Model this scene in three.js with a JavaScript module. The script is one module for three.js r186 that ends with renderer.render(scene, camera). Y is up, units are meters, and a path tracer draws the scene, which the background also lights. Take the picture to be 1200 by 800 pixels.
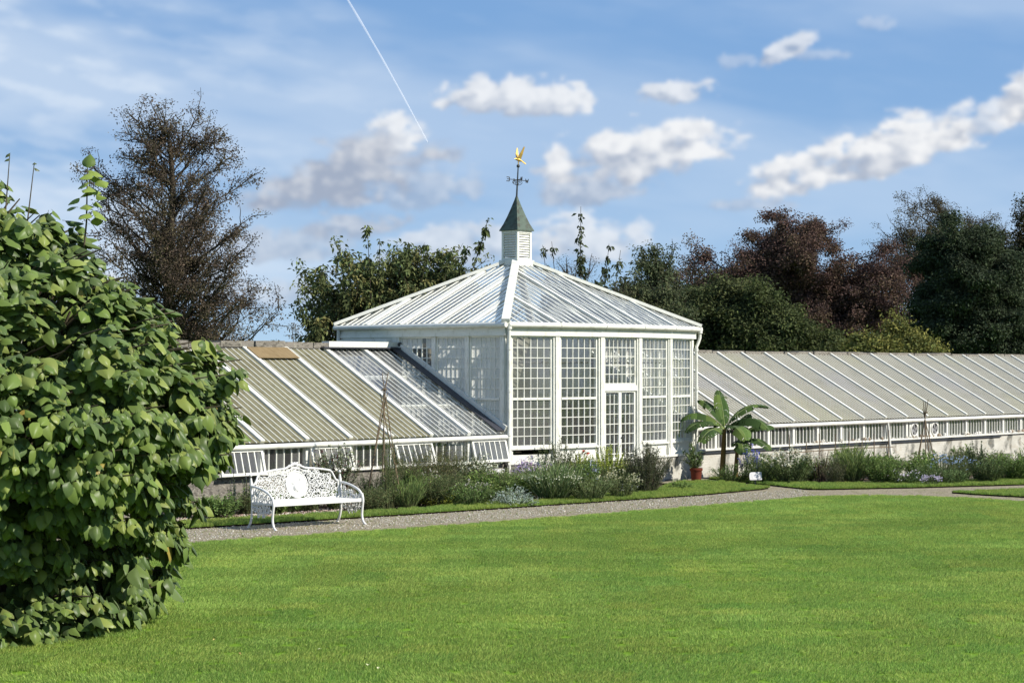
import * as THREE from 'three';
import { mergeVertices } from 'three/addons/utils/BufferGeometryUtils.js';

// ---------------------------------------------------------------- camera, sky, sun, exposure
const scene = new THREE.Scene();
const FOV = THREE.MathUtils.radToDeg(2 * Math.atan(400 / 2200));
const camera = new THREE.PerspectiveCamera(FOV, 1024 / 682, 0.5, 90000);
camera.position.set(0, 2.5, 0);
camera.lookAt(0, 2.5 + 100 * 31 / 2200, -100);
const renderer = new THREE.WebGLRenderer({ antialias: true });
renderer.toneMapping = THREE.LinearToneMapping;
renderer.toneMappingExposure = 1.7;
renderer.shadowMap.enabled = true;

const SUN = new THREE.Vector3(0.92, 0, 0.39).normalize().multiplyScalar(Math.cos(0.66)).setY(Math.sin(0.66));
const sun = new THREE.DirectionalLight(new THREE.Color(1.0, 0.94, 0.84), 4.2);
sun.position.set(SUN.x * 120, SUN.y * 120, SUN.z * 120 - 40);
sun.target.position.set(0, 0, -40);
sun.castShadow = true;
sun.shadow.mapSize.set(4096, 4096);
Object.assign(sun.shadow.camera, { left: -70, right: 70, top: 70, bottom: -70, near: 1, far: 320 });
sun.name = 'sun';
scene.add(sun, sun.target);

// ---------------------------------------------------------------- noise and random numbers
function rngOf(seed) { let a = seed >>> 0; return () => { a = (a + 0x6D2B79F5) | 0; let t = Math.imul(a ^ (a >>> 15), 1 | a); t = (t + Math.imul(t ^ (t >>> 7), 61 | t)) ^ t; return ((t ^ (t >>> 14)) >>> 0) / 4294967296; }; }
let R = rngOf(7);
const rr = (a, b) => a + (b - a) * R();
const pick = (a) => a[Math.floor(R() * a.length)];
const clamp = (x, a = 0, b = 1) => Math.min(b, Math.max(a, x));
const sstep = (a, b, x) => { const t = clamp((x - a) / (b - a)); return t * t * (3 - 2 * t); };
const lerp = (a, b, t) => a + (b - a) * t;
const PERM = (() => { const r = rngOf(99), p = new Uint8Array(512), q = [...Array(256).keys()]; for (let i = 255; i > 0; i--) { const j = Math.floor(r() * (i + 1)); [q[i], q[j]] = [q[j], q[i]]; } for (let i = 0; i < 512; i++) p[i] = q[i & 255]; return p; })();
function vnoise(x, y) {
  const xi = Math.floor(x), yi = Math.floor(y), fx = x - xi, fy = y - yi, u = fx * fx * (3 - 2 * fx), v = fy * fy * (3 - 2 * fy);
  const X = xi & 255, Y = yi & 255, X1 = (X + 1) & 255, Y1 = (Y + 1) & 255;
  const a = PERM[PERM[X] + Y], b = PERM[PERM[X1] + Y], c = PERM[PERM[X] + Y1], d = PERM[PERM[X1] + Y1];
  return (a + (b - a) * u + (c - a) * v + (a - b - c + d) * u * v) / 255;
}
function fbm(x, y, o = 5) { let s = 0, a = 0.5, n = 0; for (let i = 0; i < o; i++) { s += a * vnoise(x, y); n += a; a *= 0.5; x = x * 2.03 + 17.3; y = y * 2.03 + 9.1; } return s / n; }
function tnoise(x, y, p) { // tiling value noise with period p (whole numbers)
  const xi = Math.floor(x), yi = Math.floor(y), fx = x - xi, fy = y - yi, u = fx * fx * (3 - 2 * fx), v = fy * fy * (3 - 2 * fy), m = (k) => ((k % p) + p) % p;
  const X = m(xi), Y = m(yi), X1 = m(xi + 1), Y1 = m(yi + 1), h = (i, j) => PERM[PERM[i & 255] + (j & 255)];
  const a = h(X, Y), b = h(X1, Y), c = h(X, Y1), d = h(X1, Y1);
  return (a + (b - a) * u + (c - a) * v + (a - b - c + d) * u * v) / 255;
}
function tfbm(u, v, f, o = 5) { let s = 0, a = 0.5, n = 0; for (let i = 0; i < o; i++) { s += a * tnoise(u * f, v * f, f); n += a; a *= 0.5; f *= 2; } return s / n; }

// ---------------------------------------------------------------- the sky: air and clouds, in degrees of azimuth (from the view axis) and elevation
{
  const W = 4096, H = 2048, data = new Float32Array(W * H * 4), r = rngOf(5);
  // [azimuth, elevation, half width, half height, tilt, density, whiteness]
  const clouds = [
    [0.0, 8.15, 2.5, 0.62, -0.03, 0.8, 0.8], [-3.6, 6.95, 1.0, 0.8, 0.3, 0.8, 0.78], [-5.0, 5.7, 3.3, 1.1, 0.24, 0.95, 0.12], [-4.9, 4.3, 1.6, 0.5, 0.1, 0.75, 0.12], [-2.6, 5.4, 1.6, 0.7, 0.1, 0.5, 0.2],
    [4.0, 6.5, 2.8, 0.95, 0.14, 0.9, 0.78], [2.4, 5.4, 1.8, 0.6, 0.1, 0.7, 0.25], [5.1, 8.3, 1.1, 0.4, 0.06, 0.75, 0.75], [8.3, 9.5, 0.95, 0.36, 0.35, 0.7, 0.75], [9.3, 9.35, 0.8, 0.2, 0.0, 0.3, 0.6], [6.8, 9.2, 0.6, 0.25, 0, 0.3, 0.6],
    [11.0, 6.35, 4.0, 0.86, 0.27, 0.92, 0.82], [14.2, 7.2, 1.5, 0.55, 0.35, 0.65, 0.75], [15.8, 8.2, 1.4, 0.75, 0.45, 0.92, 0.9],
    [-1.2, 3.6, 2.6, 0.8, 0, 0.6, 0.6], [-2.6, 3.0, 2.2, 0.5, 0, 0.5, 0.2], [2.6, 3.9, 2.0, 0.9, 0, 0.65, 0.75], [-7.3, 3.6, 2.6, 0.55, 0, 0.55, 0.2], [-7.0, 2.2, 3, 0.5, 0, 0.5, 0.3], [7.2, 4.9, 1.3, 0.22, 0, 0.45, 0.15],
    [11.1, 10.2, 0.6, 0.25, 0, 0.25, 0.6], [-14, 2.5, 3, 0.7, 0, 0.5, 0.7],
  ];
  for (let i = 0; i < 110; i++) { // the same kind of small clouds all round
    const az = lerp(20, 340, r()), el = 3 + 62 * Math.pow(r(), 1.6), s = 0.6 + el / 18;
    clouds.push([az > 180 ? az - 360 : az, el, (1.2 + 3.2 * r()) * s, (0.4 + 0.7 * r()) * s, (r() - 0.4) * 0.4, 0.6 + 0.35 * r(), 0.4 + 0.5 * r()]);
  }
  const cells = Array.from({ length: 72 }, () => []);
  for (const c of clouds) for (let k = 0; k < 72; k++) { const d = Math.abs(((k * 5 + 2.5 - 180 - c[0] + 540) % 360) - 180); if (d < c[2] * 1.7 + 3) cells[k].push(c); }
  const one = (c, az, el, far) => {
    let dx = az - c[0]; if (dx > 180) dx -= 360; if (dx < -180) dx += 360;
    const dy = el - c[1] - dx * c[4], f = 3.0 / (c[3] + 0.25), nx = az * f * 0.55 + c[0] * 7, ny = el * f * 0.9 + c[1] * 3;
    const e = (dx / c[2]) ** 2 + (dy / (c[3] * (dy < 0 ? 0.8 : 1.1))) ** 2;
    if (e > 2.6) return 0;
    if (far) return clamp(0.98 - e * 0.72 + (fbm(nx, ny, 4) - 0.5) * 1.75);
    return clamp(0.98 - e * 0.72 + (fbm(nx + 0.9 * (fbm(nx * 0.7 + 5, ny * 0.7, 2) - 0.5), ny + 0.6 * (fbm(nx * 0.7, ny * 0.7 + 9, 2) - 0.5), 7) - 0.5) * 1.75);
  };
  for (let j = 0; j < H; j++) {
    const el = ((j + 0.5) / H - 0.5) * 180, e = clamp(el / 90);
    for (let i = 0; i < W; i++) {
      let az = ((i + 0.5) / W - 0.25) * 360; if (az > 180) az -= 360;
      const at = (j * W + i) * 4;
      data[at + 3] = 1;
      if (el < -0.5) { data[at] = 0.10; data[at + 1] = 0.13; data[at + 2] = 0.08; continue; }
      const k = 1 - Math.exp(-Math.max(0, el) / 7.5), k2 = 1 - Math.exp(-Math.max(0, el) / 40);
      let c0 = lerp(lerp(0.42, 0.145, k), 0.085, k2), c1 = lerp(lerp(0.59, 0.315, k), 0.195, k2), c2 = lerp(lerp(0.745, 0.62, k), 0.42, k2);
      const toSun = Math.cos((az - 125) * Math.PI / 180) * Math.cos(el * Math.PI / 180), veil0 = 0.10 * sstep(0.3, 1, toSun);
      // thin high cloud
      const far = Math.abs(az) > 26 || el > 20, oc = far ? 3 : 5;
      const s = fbm(az * 0.09 + 3, el * 0.42 + az * 0.05 + 40, oc), s2 = fbm(az * 0.3 + 70 - el * 0.2, el * 0.95 + 11, far ? 2 : 4), west = sstep(2, -16, Math.abs(az) < 60 ? az : 0);
      const s3 = fbm(az * 0.55 - el * 0.35 + 19, el * 2.6 + az * 0.5 + 3, far ? 2 : 5);
      let veil = veil0 + 0.55 * sstep(0.42, 0.78, s + west * 0.14) + 0.25 * sstep(0.5, 0.8, s2) * (0.4 + west) + 0.22 * sstep(0.48, 0.8, s3) * (0.35 + west);
      veil = clamp(veil * (0.55 + 0.45 * west), 0, 0.75);
      c0 = lerp(c0, 0.62, veil); c1 = lerp(c1, 0.70, veil); c2 = lerp(c2, 0.80, veil);
      for (const c of cells[Math.floor((az + 180) / 5) % 72]) {
        const m = one(c, az, el, far);
        if (m <= 0.02) continue;
        const h = c[3] * 0.55 + 0.12, n = one(c, az + h * 0.8, el + h * 0.75, far);
        const alpha = c[5] * sstep(0.10, 0.10 + (0.42 + 0.35 * (1 - c[6])), m), body = clamp(0.5 + (m - n) * 1.25);
        const w = clamp(body * (0.35 + 0.5 * c[6]) + c[6] * 0.5 - 0.2 + (far ? 0 : (fbm(az * 3.2 + 50, el * 4.6 + 9, 5) - 0.5) * 0.75));
        c0 = lerp(c0, lerp(0.31, 0.80, w), alpha); c1 = lerp(c1, lerp(0.36, 0.80, w), alpha); c2 = lerp(c2, lerp(0.46, 0.80, w), alpha);
      }
      data[at] = c0 * 0.70; data[at + 1] = c1 * 0.70; data[at + 2] = c2 * 0.70;
    }
  }
  const t = new THREE.DataTexture(data, W, H, THREE.RGBAFormat, THREE.FloatType);
  t.mapping = THREE.EquirectangularReflectionMapping; t.magFilter = THREE.LinearFilter; t.minFilter = THREE.LinearFilter; t.needsUpdate = true;
  scene.background = t; scene.environment = t;
}

// ---------------------------------------------------------------- helpers
const V = (x, y, z) => new THREE.Vector3(x, y, z);
const UPV = V(0, 1, 0);
const taken = {};
function numbered(n) { taken[n] = (taken[n] ?? -1) + 1; return taken[n] ? `${n}_${String(taken[n]).padStart(3, '0')}` : n; }
function setData(o, label, category, group, kind) { if (label) o.userData.label = label; if (category) o.userData.category = category; if (group) o.userData.group = group; if (kind) o.userData.kind = kind; return o; }
function thing(name, label, category, [x, y, z], turn = 0, group) { const g = new THREE.Group(); g.name = numbered(name); g.position.set(x, y, z); g.rotation.y = turn; scene.add(g); return setData(g, label, category, group); }
function shadows(m) { m.castShadow = m.receiveShadow = true; return m; }
function part(name, geo, mat, parent, label) { const m = shadows(new THREE.Mesh(geo, mat)); m.name = parent === scene ? numbered(name) : name; parent.add(m); if (label) m.userData.label = label; return m; }
function structure(name, geo, mat) { const m = part(name, geo, mat, scene); m.userData.kind = 'structure'; return m; }
function copies(name, geo, mat, list, parent, colors, kind = 'stuff') { // list of Matrix4
  const m = shadows(new THREE.InstancedMesh(geo, mat, list.length)); m.name = parent === scene ? numbered(name) : name;
  list.forEach((x, i) => m.setMatrixAt(i, x));
  if (colors) colors.forEach((c, i) => m.setColorAt(i, c));
  parent.add(m); m.userData.kind = kind; return m;
}
class GB { // collects faces of one part
  constructor() { this.p = []; this.n = []; this.u = []; this.c = []; this.col = [1, 1, 1]; }
  color(c) { this.col = c; return this; }
  v(p, n, u) { this.p.push(p.x, p.y, p.z); this.n.push(n.x, n.y, n.z); this.u.push(u[0], u[1]); this.c.push(...this.col); }
  tri(a, b, c, n, ua = [0, 0], ub = [1, 0], uc = [0, 1]) { n ??= b.clone().sub(a).cross(c.clone().sub(a)).normalize(); this.v(a, n, ua); this.v(b, n, ub); this.v(c, n, uc); return this; }
  quad(a, b, c, d, n, w, h) {
    n ??= b.clone().sub(a).cross(d.clone().sub(a)).normalize(); w ??= a.distanceTo(b); h ??= a.distanceTo(d);
    this.v(a, n, [0, 0]); this.v(b, n, [w, 0]); this.v(c, n, [w, h]); this.v(a, n, [0, 0]); this.v(c, n, [w, h]); this.v(d, n, [0, h]); return this;
  }
  frame(o, X, Y, Z, off = [0, 0]) { // box from corner o along three edge vectors
    const P = (i, j, k) => o.clone().addScaledVector(X, i).addScaledVector(Y, j).addScaledVector(Z, k);
    const s = this.p.length / 3;
    this.quad(P(0, 0, 1), P(1, 0, 1), P(1, 1, 1), P(0, 1, 1)); this.quad(P(1, 0, 0), P(0, 0, 0), P(0, 1, 0), P(1, 1, 0));
    this.quad(P(1, 0, 1), P(1, 0, 0), P(1, 1, 0), P(1, 1, 1)); this.quad(P(0, 0, 0), P(0, 0, 1), P(0, 1, 1), P(0, 1, 0));
    this.quad(P(0, 1, 1), P(1, 1, 1), P(1, 1, 0), P(0, 1, 0)); this.quad(P(0, 0, 0), P(1, 0, 0), P(1, 0, 1), P(0, 0, 1));
    for (let i = s; i < this.p.length / 3; i++) { this.u[2 * i] += off[0]; this.u[2 * i + 1] += off[1]; }
    return this;
  }
  box(x0, x1, y0, y1, z0, z1) { return this.frame(V(x0, y0, z0), V(x1 - x0, 0, 0), V(0, y1 - y0, 0), V(0, 0, z1 - z0), [x0, y0]); }
  bar(a, b, w, h, up = UPV, lift = 0) { // beam from a to b, w wide and h high, its underside lifted along its own up
    const d = b.clone().sub(a), s = d.clone().cross(up).normalize(), t = s.clone().cross(d).normalize();
    return this.frame(a.clone().addScaledVector(s, -w / 2).addScaledVector(t, lift), d, t.multiplyScalar(h), s.multiplyScalar(w));
  }
  tube(pts, rad, sides = 6, cap = true) {
    const N = pts.length, rings = []; let ref = null;
    for (let i = 0; i < N; i++) {
      const t = pts[Math.min(N - 1, i + 1)].clone().sub(pts[Math.max(0, i - 1)]).normalize();
      ref ??= Math.abs(t.y) < 0.9 ? UPV.clone() : V(1, 0, 0);
      const s = t.clone().cross(ref).normalize(), q = s.clone().cross(t).normalize(); ref = q;
      const r = typeof rad === 'number' ? rad : rad[i];
      rings.push([...Array(sides + 1).keys()].map((k) => { const a = k / sides * 2 * Math.PI, n = s.clone().multiplyScalar(Math.cos(a)).addScaledVector(q, Math.sin(a)); return [pts[i].clone().addScaledVector(n, r), n]; }));
    }
    let len = 0;
    for (let i = 0; i < N - 1; i++) {
      const l2 = len + pts[i].distanceTo(pts[i + 1]);
      for (let k = 0; k < sides; k++) {
        const A = rings[i][k], B = rings[i + 1][k], C = rings[i + 1][k + 1], D = rings[i][k + 1], u0 = k / sides * 0.3, u1 = (k + 1) / sides * 0.3;
        this.v(A[0], A[1], [u0, len]); this.v(B[0], B[1], [u0, l2]); this.v(C[0], C[1], [u1, l2]);
        this.v(A[0], A[1], [u0, len]); this.v(C[0], C[1], [u1, l2]); this.v(D[0], D[1], [u1, len]);
      }
      len = l2;
    }
    if (cap) for (const [i, s] of [[0, 1], [N - 1, -1]]) { const n = pts[i === 0 ? 0 : N - 1].clone().sub(pts[i === 0 ? 1 : N - 2]).normalize(); for (let k = 0; k < sides; k++) { const a = rings[i][k][0], b = rings[i][k + 1][0]; s > 0 ? this.tri(pts[i], a, b, n) : this.tri(pts[i], b, a, n); } }
    return this;
  }
  add(geo, m) { const g = geo.index ? geo.toNonIndexed() : geo.clone(); if (m) g.applyMatrix4(m); const P = g.attributes.position, N = g.attributes.normal, U = g.attributes.uv; for (let i = 0; i < P.count; i++) this.v(V(P.getX(i), P.getY(i), P.getZ(i)), V(N.getX(i), N.getY(i), N.getZ(i)), U ? [U.getX(i), U.getY(i)] : [0, 0]); return this; }
  build(colors = false) {
    const g = new THREE.BufferGeometry();
    g.setAttribute('position', new THREE.Float32BufferAttribute(this.p, 3)); g.setAttribute('normal', new THREE.Float32BufferAttribute(this.n, 3)); g.setAttribute('uv', new THREE.Float32BufferAttribute(this.u, 2));
    if (colors) g.setAttribute('color', new THREE.Float32BufferAttribute(this.c, 3));
    return g;
  }
}
const boxG = (x0, x1, y0, y1, z0, z1) => new GB().box(x0, x1, y0, y1, z0, z1).build();
const barG = (a, b, w, h, up, lift) => new GB().bar(a, b, w, h, up, lift).build();
const lin = (r, g, b) => new THREE.Color().setRGB(r, g, b);

// ---------------------------------------------------------------- textures and materials
function tex(w, h, f, srgb = false) { // f(u, v) -> [r, g, b, a?] 0..1
  const d = new Uint8Array(w * h * 4);
  for (let j = 0; j < h; j++) for (let i = 0; i < w; i++) { const c = f((i + 0.5) / w, (j + 0.5) / h), k = (j * w + i) * 4; for (let q = 0; q < 3; q++) d[k + q] = clamp(c[q]) * 255; d[k + 3] = (c[3] ?? 1) * 255; }
  const t = new THREE.DataTexture(d, w, h, THREE.RGBAFormat); t.wrapS = t.wrapT = THREE.RepeatWrapping; t.magFilter = THREE.LinearFilter; t.minFilter = THREE.LinearFilter; if (srgb) t.colorSpace = THREE.SRGBColorSpace; t.needsUpdate = true; return t;
}
function rep(t, x, y = x) { const c = t.clone(); c.repeat.set(x, y); c.needsUpdate = true; return c; }
const mix3 = (a, b, t) => a.map((x, i) => lerp(x, b[i], t));
const std = (color, roughness = 0.8, o = {}) => new THREE.MeshPhysicalMaterial({ color, roughness, metalness: 0, specularIntensity: roughness >= 0.8 ? 0.3 : 1, ...o });
const phys = (o) => new THREE.MeshPhysicalMaterial(o);
const T = {};
T.fine = tex(256, 256, (u, v) => { const a = tfbm(u, v, 16, 5); return [a, a, a]; });
T.paint = tex(512, 512, (u, v) => { const a = tfbm(u, v, 6, 6), s = sstep(0.56, 0.74, tfbm(u + 0.3, v * 0.25 + 0.1, 16, 5)), f = sstep(0.62, 0.8, tfbm(u, v, 32, 4)); const c = mix3(mix3([0.95, 0.95, 0.94], [0.88, 0.88, 0.86], a), [0.70, 0.69, 0.63], 0.35 * s + 0.2 * f); return c; }, true);
T.stucco = tex(1024, 512, (u, v) => { const a = tfbm(u, v, 8, 6), d = sstep(0.48, 0.7, tfbm(u + 0.2, v * 0.5, 12, 6)), k = sstep(0.58, 0.72, tfbm(u, v + 0.5, 24, 5)); return mix3(mix3(mix3([0.86, 0.85, 0.82], [0.72, 0.71, 0.67], a), [0.42, 0.42, 0.40], d * 0.85), [0.70, 0.64, 0.55], k * 0.25); }, true);
T.stone = tex(512, 256, (u, v) => { const a = tfbm(u, v, 10, 6), d = sstep(0.5, 0.75, tfbm(u + 0.4, v, 40, 5)), l = sstep(0.56, 0.72, tfbm(u, v + 0.2, 60, 4)); return mix3(mix3(mix3([0.46, 0.445, 0.42], [0.62, 0.60, 0.57], a), [0.28, 0.27, 0.25], d * 0.6), [0.70, 0.69, 0.64], l * 0.55); }, true);
T.gravel = tex(1024, 1024, (u, v) => { const a = tfbm(u, v, 96, 3), b = tfbm(u, v, 6, 5), c = tfbm(u + 0.5, v, 160, 2), g = sstep(0.6, 0.75, tfbm(u, v + 0.3, 14, 5)); return mix3(mix3(mix3([0.46, 0.43, 0.37], [0.74, 0.71, 0.65], a), [0.34, 0.31, 0.26], sstep(0.5, 0.75, c) * 0.8), mix3([0.60, 0.57, 0.51], [0.42, 0.44, 0.28], g), 0.30 + 0.25 * b * g); }, true);
T.soil = tex(512, 512, (u, v) => { const a = tfbm(u, v, 48, 5), b = tfbm(u, v, 8, 5), c = sstep(0.6, 0.72, tfbm(u + 0.2, v, 90, 3)); return mix3(mix3([0.22, 0.17, 0.13], [0.38, 0.31, 0.25], a), mix3([0.50, 0.43, 0.36], [0.72, 0.64, 0.58], b), c * 0.8); }, true);
T.turf = tex(512, 512, (u, v) => { const a = tfbm(u, v, 120, 3), b = tfbm(u, v, 5, 5), c = sstep(0.55, 0.8, tfbm(u + 0.4, v + 0.1, 18, 4)); return mix3(mix3(mix3([0.30, 0.42, 0.10], [0.44, 0.57, 0.16], a), [0.40, 0.53, 0.13], b * 0.6), [0.48, 0.52, 0.20], c * 0.25); }, true);
T.whitewash = tex(512, 512, (u, v) => { const a = tfbm(u, v, 5, 6), b = tfbm(u + 0.3, v, 3, 4), st = tfbm(u * 1, v, 40, 4), d = sstep(0.6, 0.74, tfbm(u, v + 0.6, 18, 5)); let c = mix3([0.60, 0.59, 0.54], [0.72, 0.71, 0.67], a); c = mix3(c, [0.60, 0.60, 0.68], sstep(0.5, 0.75, b) * 0.5); c = mix3(c, [0.68, 0.67, 0.50], sstep(0.5, 0.75, tfbm(u + 0.7, v + 0.2, 4, 4)) * 0.4); c = mix3(c, [0.50, 0.49, 0.43], d * 0.4 + (st - 0.5) * 0.25); return c; }, true);
T.blind = tex(512, 512, (u, v) => { const a = tfbm(u, v, 6, 6), d = sstep(0.55, 0.75, tfbm(u + 0.3, v * 0.5, 14, 5)), e = sstep(0.6, 0.75, tfbm(u, v + 0.3, 40, 3)); return mix3(mix3(mix3([0.53, 0.52, 0.44], [0.62, 0.61, 0.52], a), [0.46, 0.44, 0.35], d * 0.6), [0.40, 0.38, 0.30], e * 0.4); }, true);
T.copper = tex(256, 256, (u, v) => { const a = tfbm(u, v, 5, 5), b = sstep(0.45, 0.7, tfbm(u + 0.3, v, 8, 5)); return mix3(mix3([0.30, 0.37, 0.33], [0.42, 0.50, 0.45], a), [0.25, 0.24, 0.20], b * 0.6); }, true);
T.bark = tex(256, 512, (u, v) => { const a = tfbm(u, v * 0.5, 16, 5), b = tfbm(u + 0.2, v, 6, 4); return mix3(mix3([0.16, 0.13, 0.11], [0.34, 0.30, 0.26], a), [0.30, 0.32, 0.24], b * 0.35); }, true);
T.board = tex(512, 256, (u, v) => { const a = tfbm(u * 0.5, v, 24, 5), k = sstep(0.5, 0.75, tfbm(u, v, 8, 4)); return mix3(mix3([0.66, 0.58, 0.44], [0.54, 0.46, 0.33], a), [0.45, 0.37, 0.26], k * 0.4); }, true);
T.terra = tex(256, 256, (u, v) => { const a = tfbm(u, v, 8, 5); return mix3([0.42, 0.19, 0.14], [0.52, 0.27, 0.2], a); }, true);
const M = {};
M.white = std(0xe6e6e1, 0.42, { map: T.paint, bumpMap: T.fine, bumpScale: 0.0015 });
M.ironWhite = std(lin(0.64, 0.64, 0.62), 0.36, { bumpMap: rep(T.fine, 6), bumpScale: 0.001 });
M.lead = std(lin(0.035, 0.036, 0.045), 0.5);
M.stucco = std(lin(0.74, 0.745, 0.73), 0.92, { map: rep(T.stucco, 0.28, 0.5), bumpMap: rep(T.fine, 2), bumpScale: 0.01 });
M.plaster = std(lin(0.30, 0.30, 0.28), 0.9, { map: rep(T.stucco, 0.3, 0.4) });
M.stone = std(lin(0.75, 0.74, 0.72), 0.95, { map: rep(T.stone, 0.35, 0.7), bumpMap: rep(T.stone, 0.35, 0.7), bumpScale: 0.03 });
M.copper = std(lin(0.62, 0.60, 0.58), 0.7, { map: rep(T.copper, 1.2), metalness: 0.15 });
M.gold = std(lin(0.62, 0.40, 0.11), 0.42, { metalness: 1 });
M.iron = std(lin(0.035, 0.04, 0.045), 0.55, { metalness: 0.3 });
M.glass = phys({ color: 0xffffff, roughness: 0.02, transmission: 0.97, thickness: 0, ior: 1.5 });
M.glassDusty = phys({ color: lin(0.93, 0.94, 0.93), roughness: 0.05, transmission: 0.92, thickness: 0, ior: 1.5 });
M.glassWhite = phys({ color: lin(0.97, 0.97, 0.93), roughness: 1, transmission: 0.8, thickness: 0, ior: 1.45 });
M.whitewash = std(lin(0.50, 0.485, 0.43), 0.85, { map: rep(T.whitewash, 0.17) });
M.blind = std(lin(0.52, 0.51, 0.44), 0.8, { map: rep(T.blind, 0.3) });
M.board = std(lin(0.62, 0.62, 0.62), 0.85, { map: rep(T.board, 0.7, 1.2) });
M.terracotta = std(lin(0.62, 0.66, 0.66), 0.85, { map: rep(T.terra, 2) });
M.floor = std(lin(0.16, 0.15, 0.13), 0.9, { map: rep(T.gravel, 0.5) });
M.bark = std(0xffffff, 0.95, { map: rep(T.bark, 1.5, 0.6), bumpMap: rep(T.bark, 1.5, 0.6), bumpScale: 0.02 });
M.cane = std(lin(0.16, 0.12, 0.08), 0.85);
M.dark = std(lin(0.03, 0.03, 0.03), 0.7);
M.leaf = phys({ specularIntensity: 0.25, color: 0xffffff, roughness: 0.95, transmission: 0.32, thickness: 0, vertexColors: true });
M.leafInst = phys({ specularIntensity: 0.25, color: 0xffffff, roughness: 0.9, transmission: 0.35, thickness: 0 });
M.leafShiny = phys({ specularIntensity: 0.25, color: 0xffffff, roughness: 0.9, transmission: 0.28, thickness: 0, clearcoat: 0.25, clearcoatRoughness: 0.45 });
M.grass = phys({ specularIntensity: 0.15, color: 0xffffff, roughness: 0.95, transmission: 0.5, thickness: 0, vertexColors: true });
M.vstd = std(0xffffff, 0.85, { vertexColors: true });

// ---------------------------------------------------------------- the setting
function sheet(name, pts, y, mat, thick = 0) { // polygon of [x, depth] laid flat at height y; uv in metres
  const s = new THREE.Shape(pts.map(([x, d]) => new THREE.Vector2(x, d)));
  const g = thick ? new THREE.ExtrudeGeometry(s, { depth: thick, bevelEnabled: false }) : new THREE.ShapeGeometry(s);
  g.rotateX(-Math.PI / 2); g.translate(0, y - thick, 0);
  return structure(name, g, thick ? [mat, cutMat] : mat);
}
const turfMat = std(0xffffff, 0.95, { map: rep(T.turf, 0.25), bumpMap: rep(T.turf, 0.25), bumpScale: 0.02 });
const soilMat = std(0xffffff, 1, { map: rep(T.soil, 0.5), bumpMap: rep(T.soil, 0.5), bumpScale: 0.03 });
const cutMat = std(lin(0.07, 0.075, 0.03), 1, { map: rep(T.soil, 1) });
const gravelMat = std(lin(0.84, 0.82, 0.74), 1, { map: rep(T.gravel, 0.4), bumpMap: rep(T.gravel, 0.4), bumpScale: 0.02 });
{
  const g = new THREE.PlaneGeometry(9000, 9000); g.rotateX(-Math.PI / 2); const U = g.attributes.uv; for (let i = 0; i < U.count; i++) U.setXY(i, U.getX(i) * 9000, U.getY(i) * 9000);
  g.translate(0, -0.6, -2000); structure('ground', g, turfMat);
}
const LAWN = [[-60, -30], [60, -30], [60, 12], [26, 20], [13, 31], [10.6, 34.2], [9.7, 35.0], [8.8, 36.0], [7.9, 36.6], [6.9, 36.8], [5.8, 36.45], [3.6, 34.1], [0.15, 30.85], [-1.22, 29.6], [-4.45, 26.95], [-11.9, 20.8], [-60, -18]];
sheet('gravel_path', [[-60, -20], [-12, 20.5], [-4, 27], [4, 34], [7, 36], [13, 28], [40, 8], [60, 10], [60, 60], [11, 43.5], [6.6, 41.2], [4.6, 43.4], [3.2, 41.4], [4, 39.5], [-1.5, 33.8], [-5, 31.3], [-14, 23], [-60, -14]], -0.02, gravelMat, 0.5);
sheet('lawn', LAWN, 0, turfMat, 0.5);
const VERGE = [[5.2, 38.85], [3.69, 37.0], [-1.47, 32.4], [-4.94, 29.45], [-14, 21.8], [-14.6, 22.5], [-5.5, 30.25], [-1.6, 33.35], [1.0, 35.9], [2.85, 38.1], [3.3, 39.9], [3.7, 41.0], [4.55, 41.2], [5.35, 39.2]];
const VERGE2 = [[4.45, 42.5], [6.1, 38.85], [6.4, 38.75], [8.5, 39.35], [11, 40.35], [18, 42.9], [18, 44.6], [11.4, 42.1], [8.4, 40.9], [6.7, 40.35], [5.0, 42.6]];
const ISLE = [[8.85, 37.75], [10.6, 38.6], [15, 40.3], [22, 42], [24, 34], [14.6, 33.4], [10.9, 35.6], [9.3, 37.1]];
sheet('grass_verge', VERGE, 0.01, turfMat, 0.5); sheet('grass_verge', VERGE2, 0.01, turfMat, 0.5); sheet('grass_island', ISLE, 0.01, turfMat, 0.5);
// the planted beds fall a little towards the long greenhouse
{
  const g = new THREE.PlaneGeometry(60, 40, 120, 80); g.rotateX(-Math.PI / 2); g.translate(8, 0, -44);
  const p = g.attributes.position, U = g.attributes.uv;
  for (let i = 0; i < p.count; i++) {
    const x = p.getX(i), d = -p.getZ(i), fall = sstep(5, 13, x) * sstep(43, 50, d);
    p.setY(i, -0.07 + (vnoise(x * 2.1, d * 2.1) - 0.5) * 0.06 - 0.38 * fall); U.setXY(i, x, d);
    if (d < 23.8 + (x + 14) * 0.81 || (x < -14) || (x > 5.6 && d < 40.2 + (x - 6.4) * 0.35)) p.setY(i, -0.58);
  }
  g.computeVertexNormals(); structure('planting_bed', g, soilMat);
}

// ---------------------------------------------------------------- the glasshouse: its own axes are x along the range, z towards the garden
const OX = -0.14, OZ = -38.8, TURN = THREE.MathUtils.degToRad(48), CT = Math.cos(TURN), ST = Math.sin(TURN);
const place = (x, z, y = 0) => [OX + x * CT + z * ST, y, OZ - x * ST + z * CT];
const PW = 6.5, PD = 4.95, EAVE = 3.43, TOP = 4.98, CX = 3.2, CZ = -2.55, OUT = 0.12;

function paneSet(n, w, h) { return new THREE.PlaneGeometry(w, h); }
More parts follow.
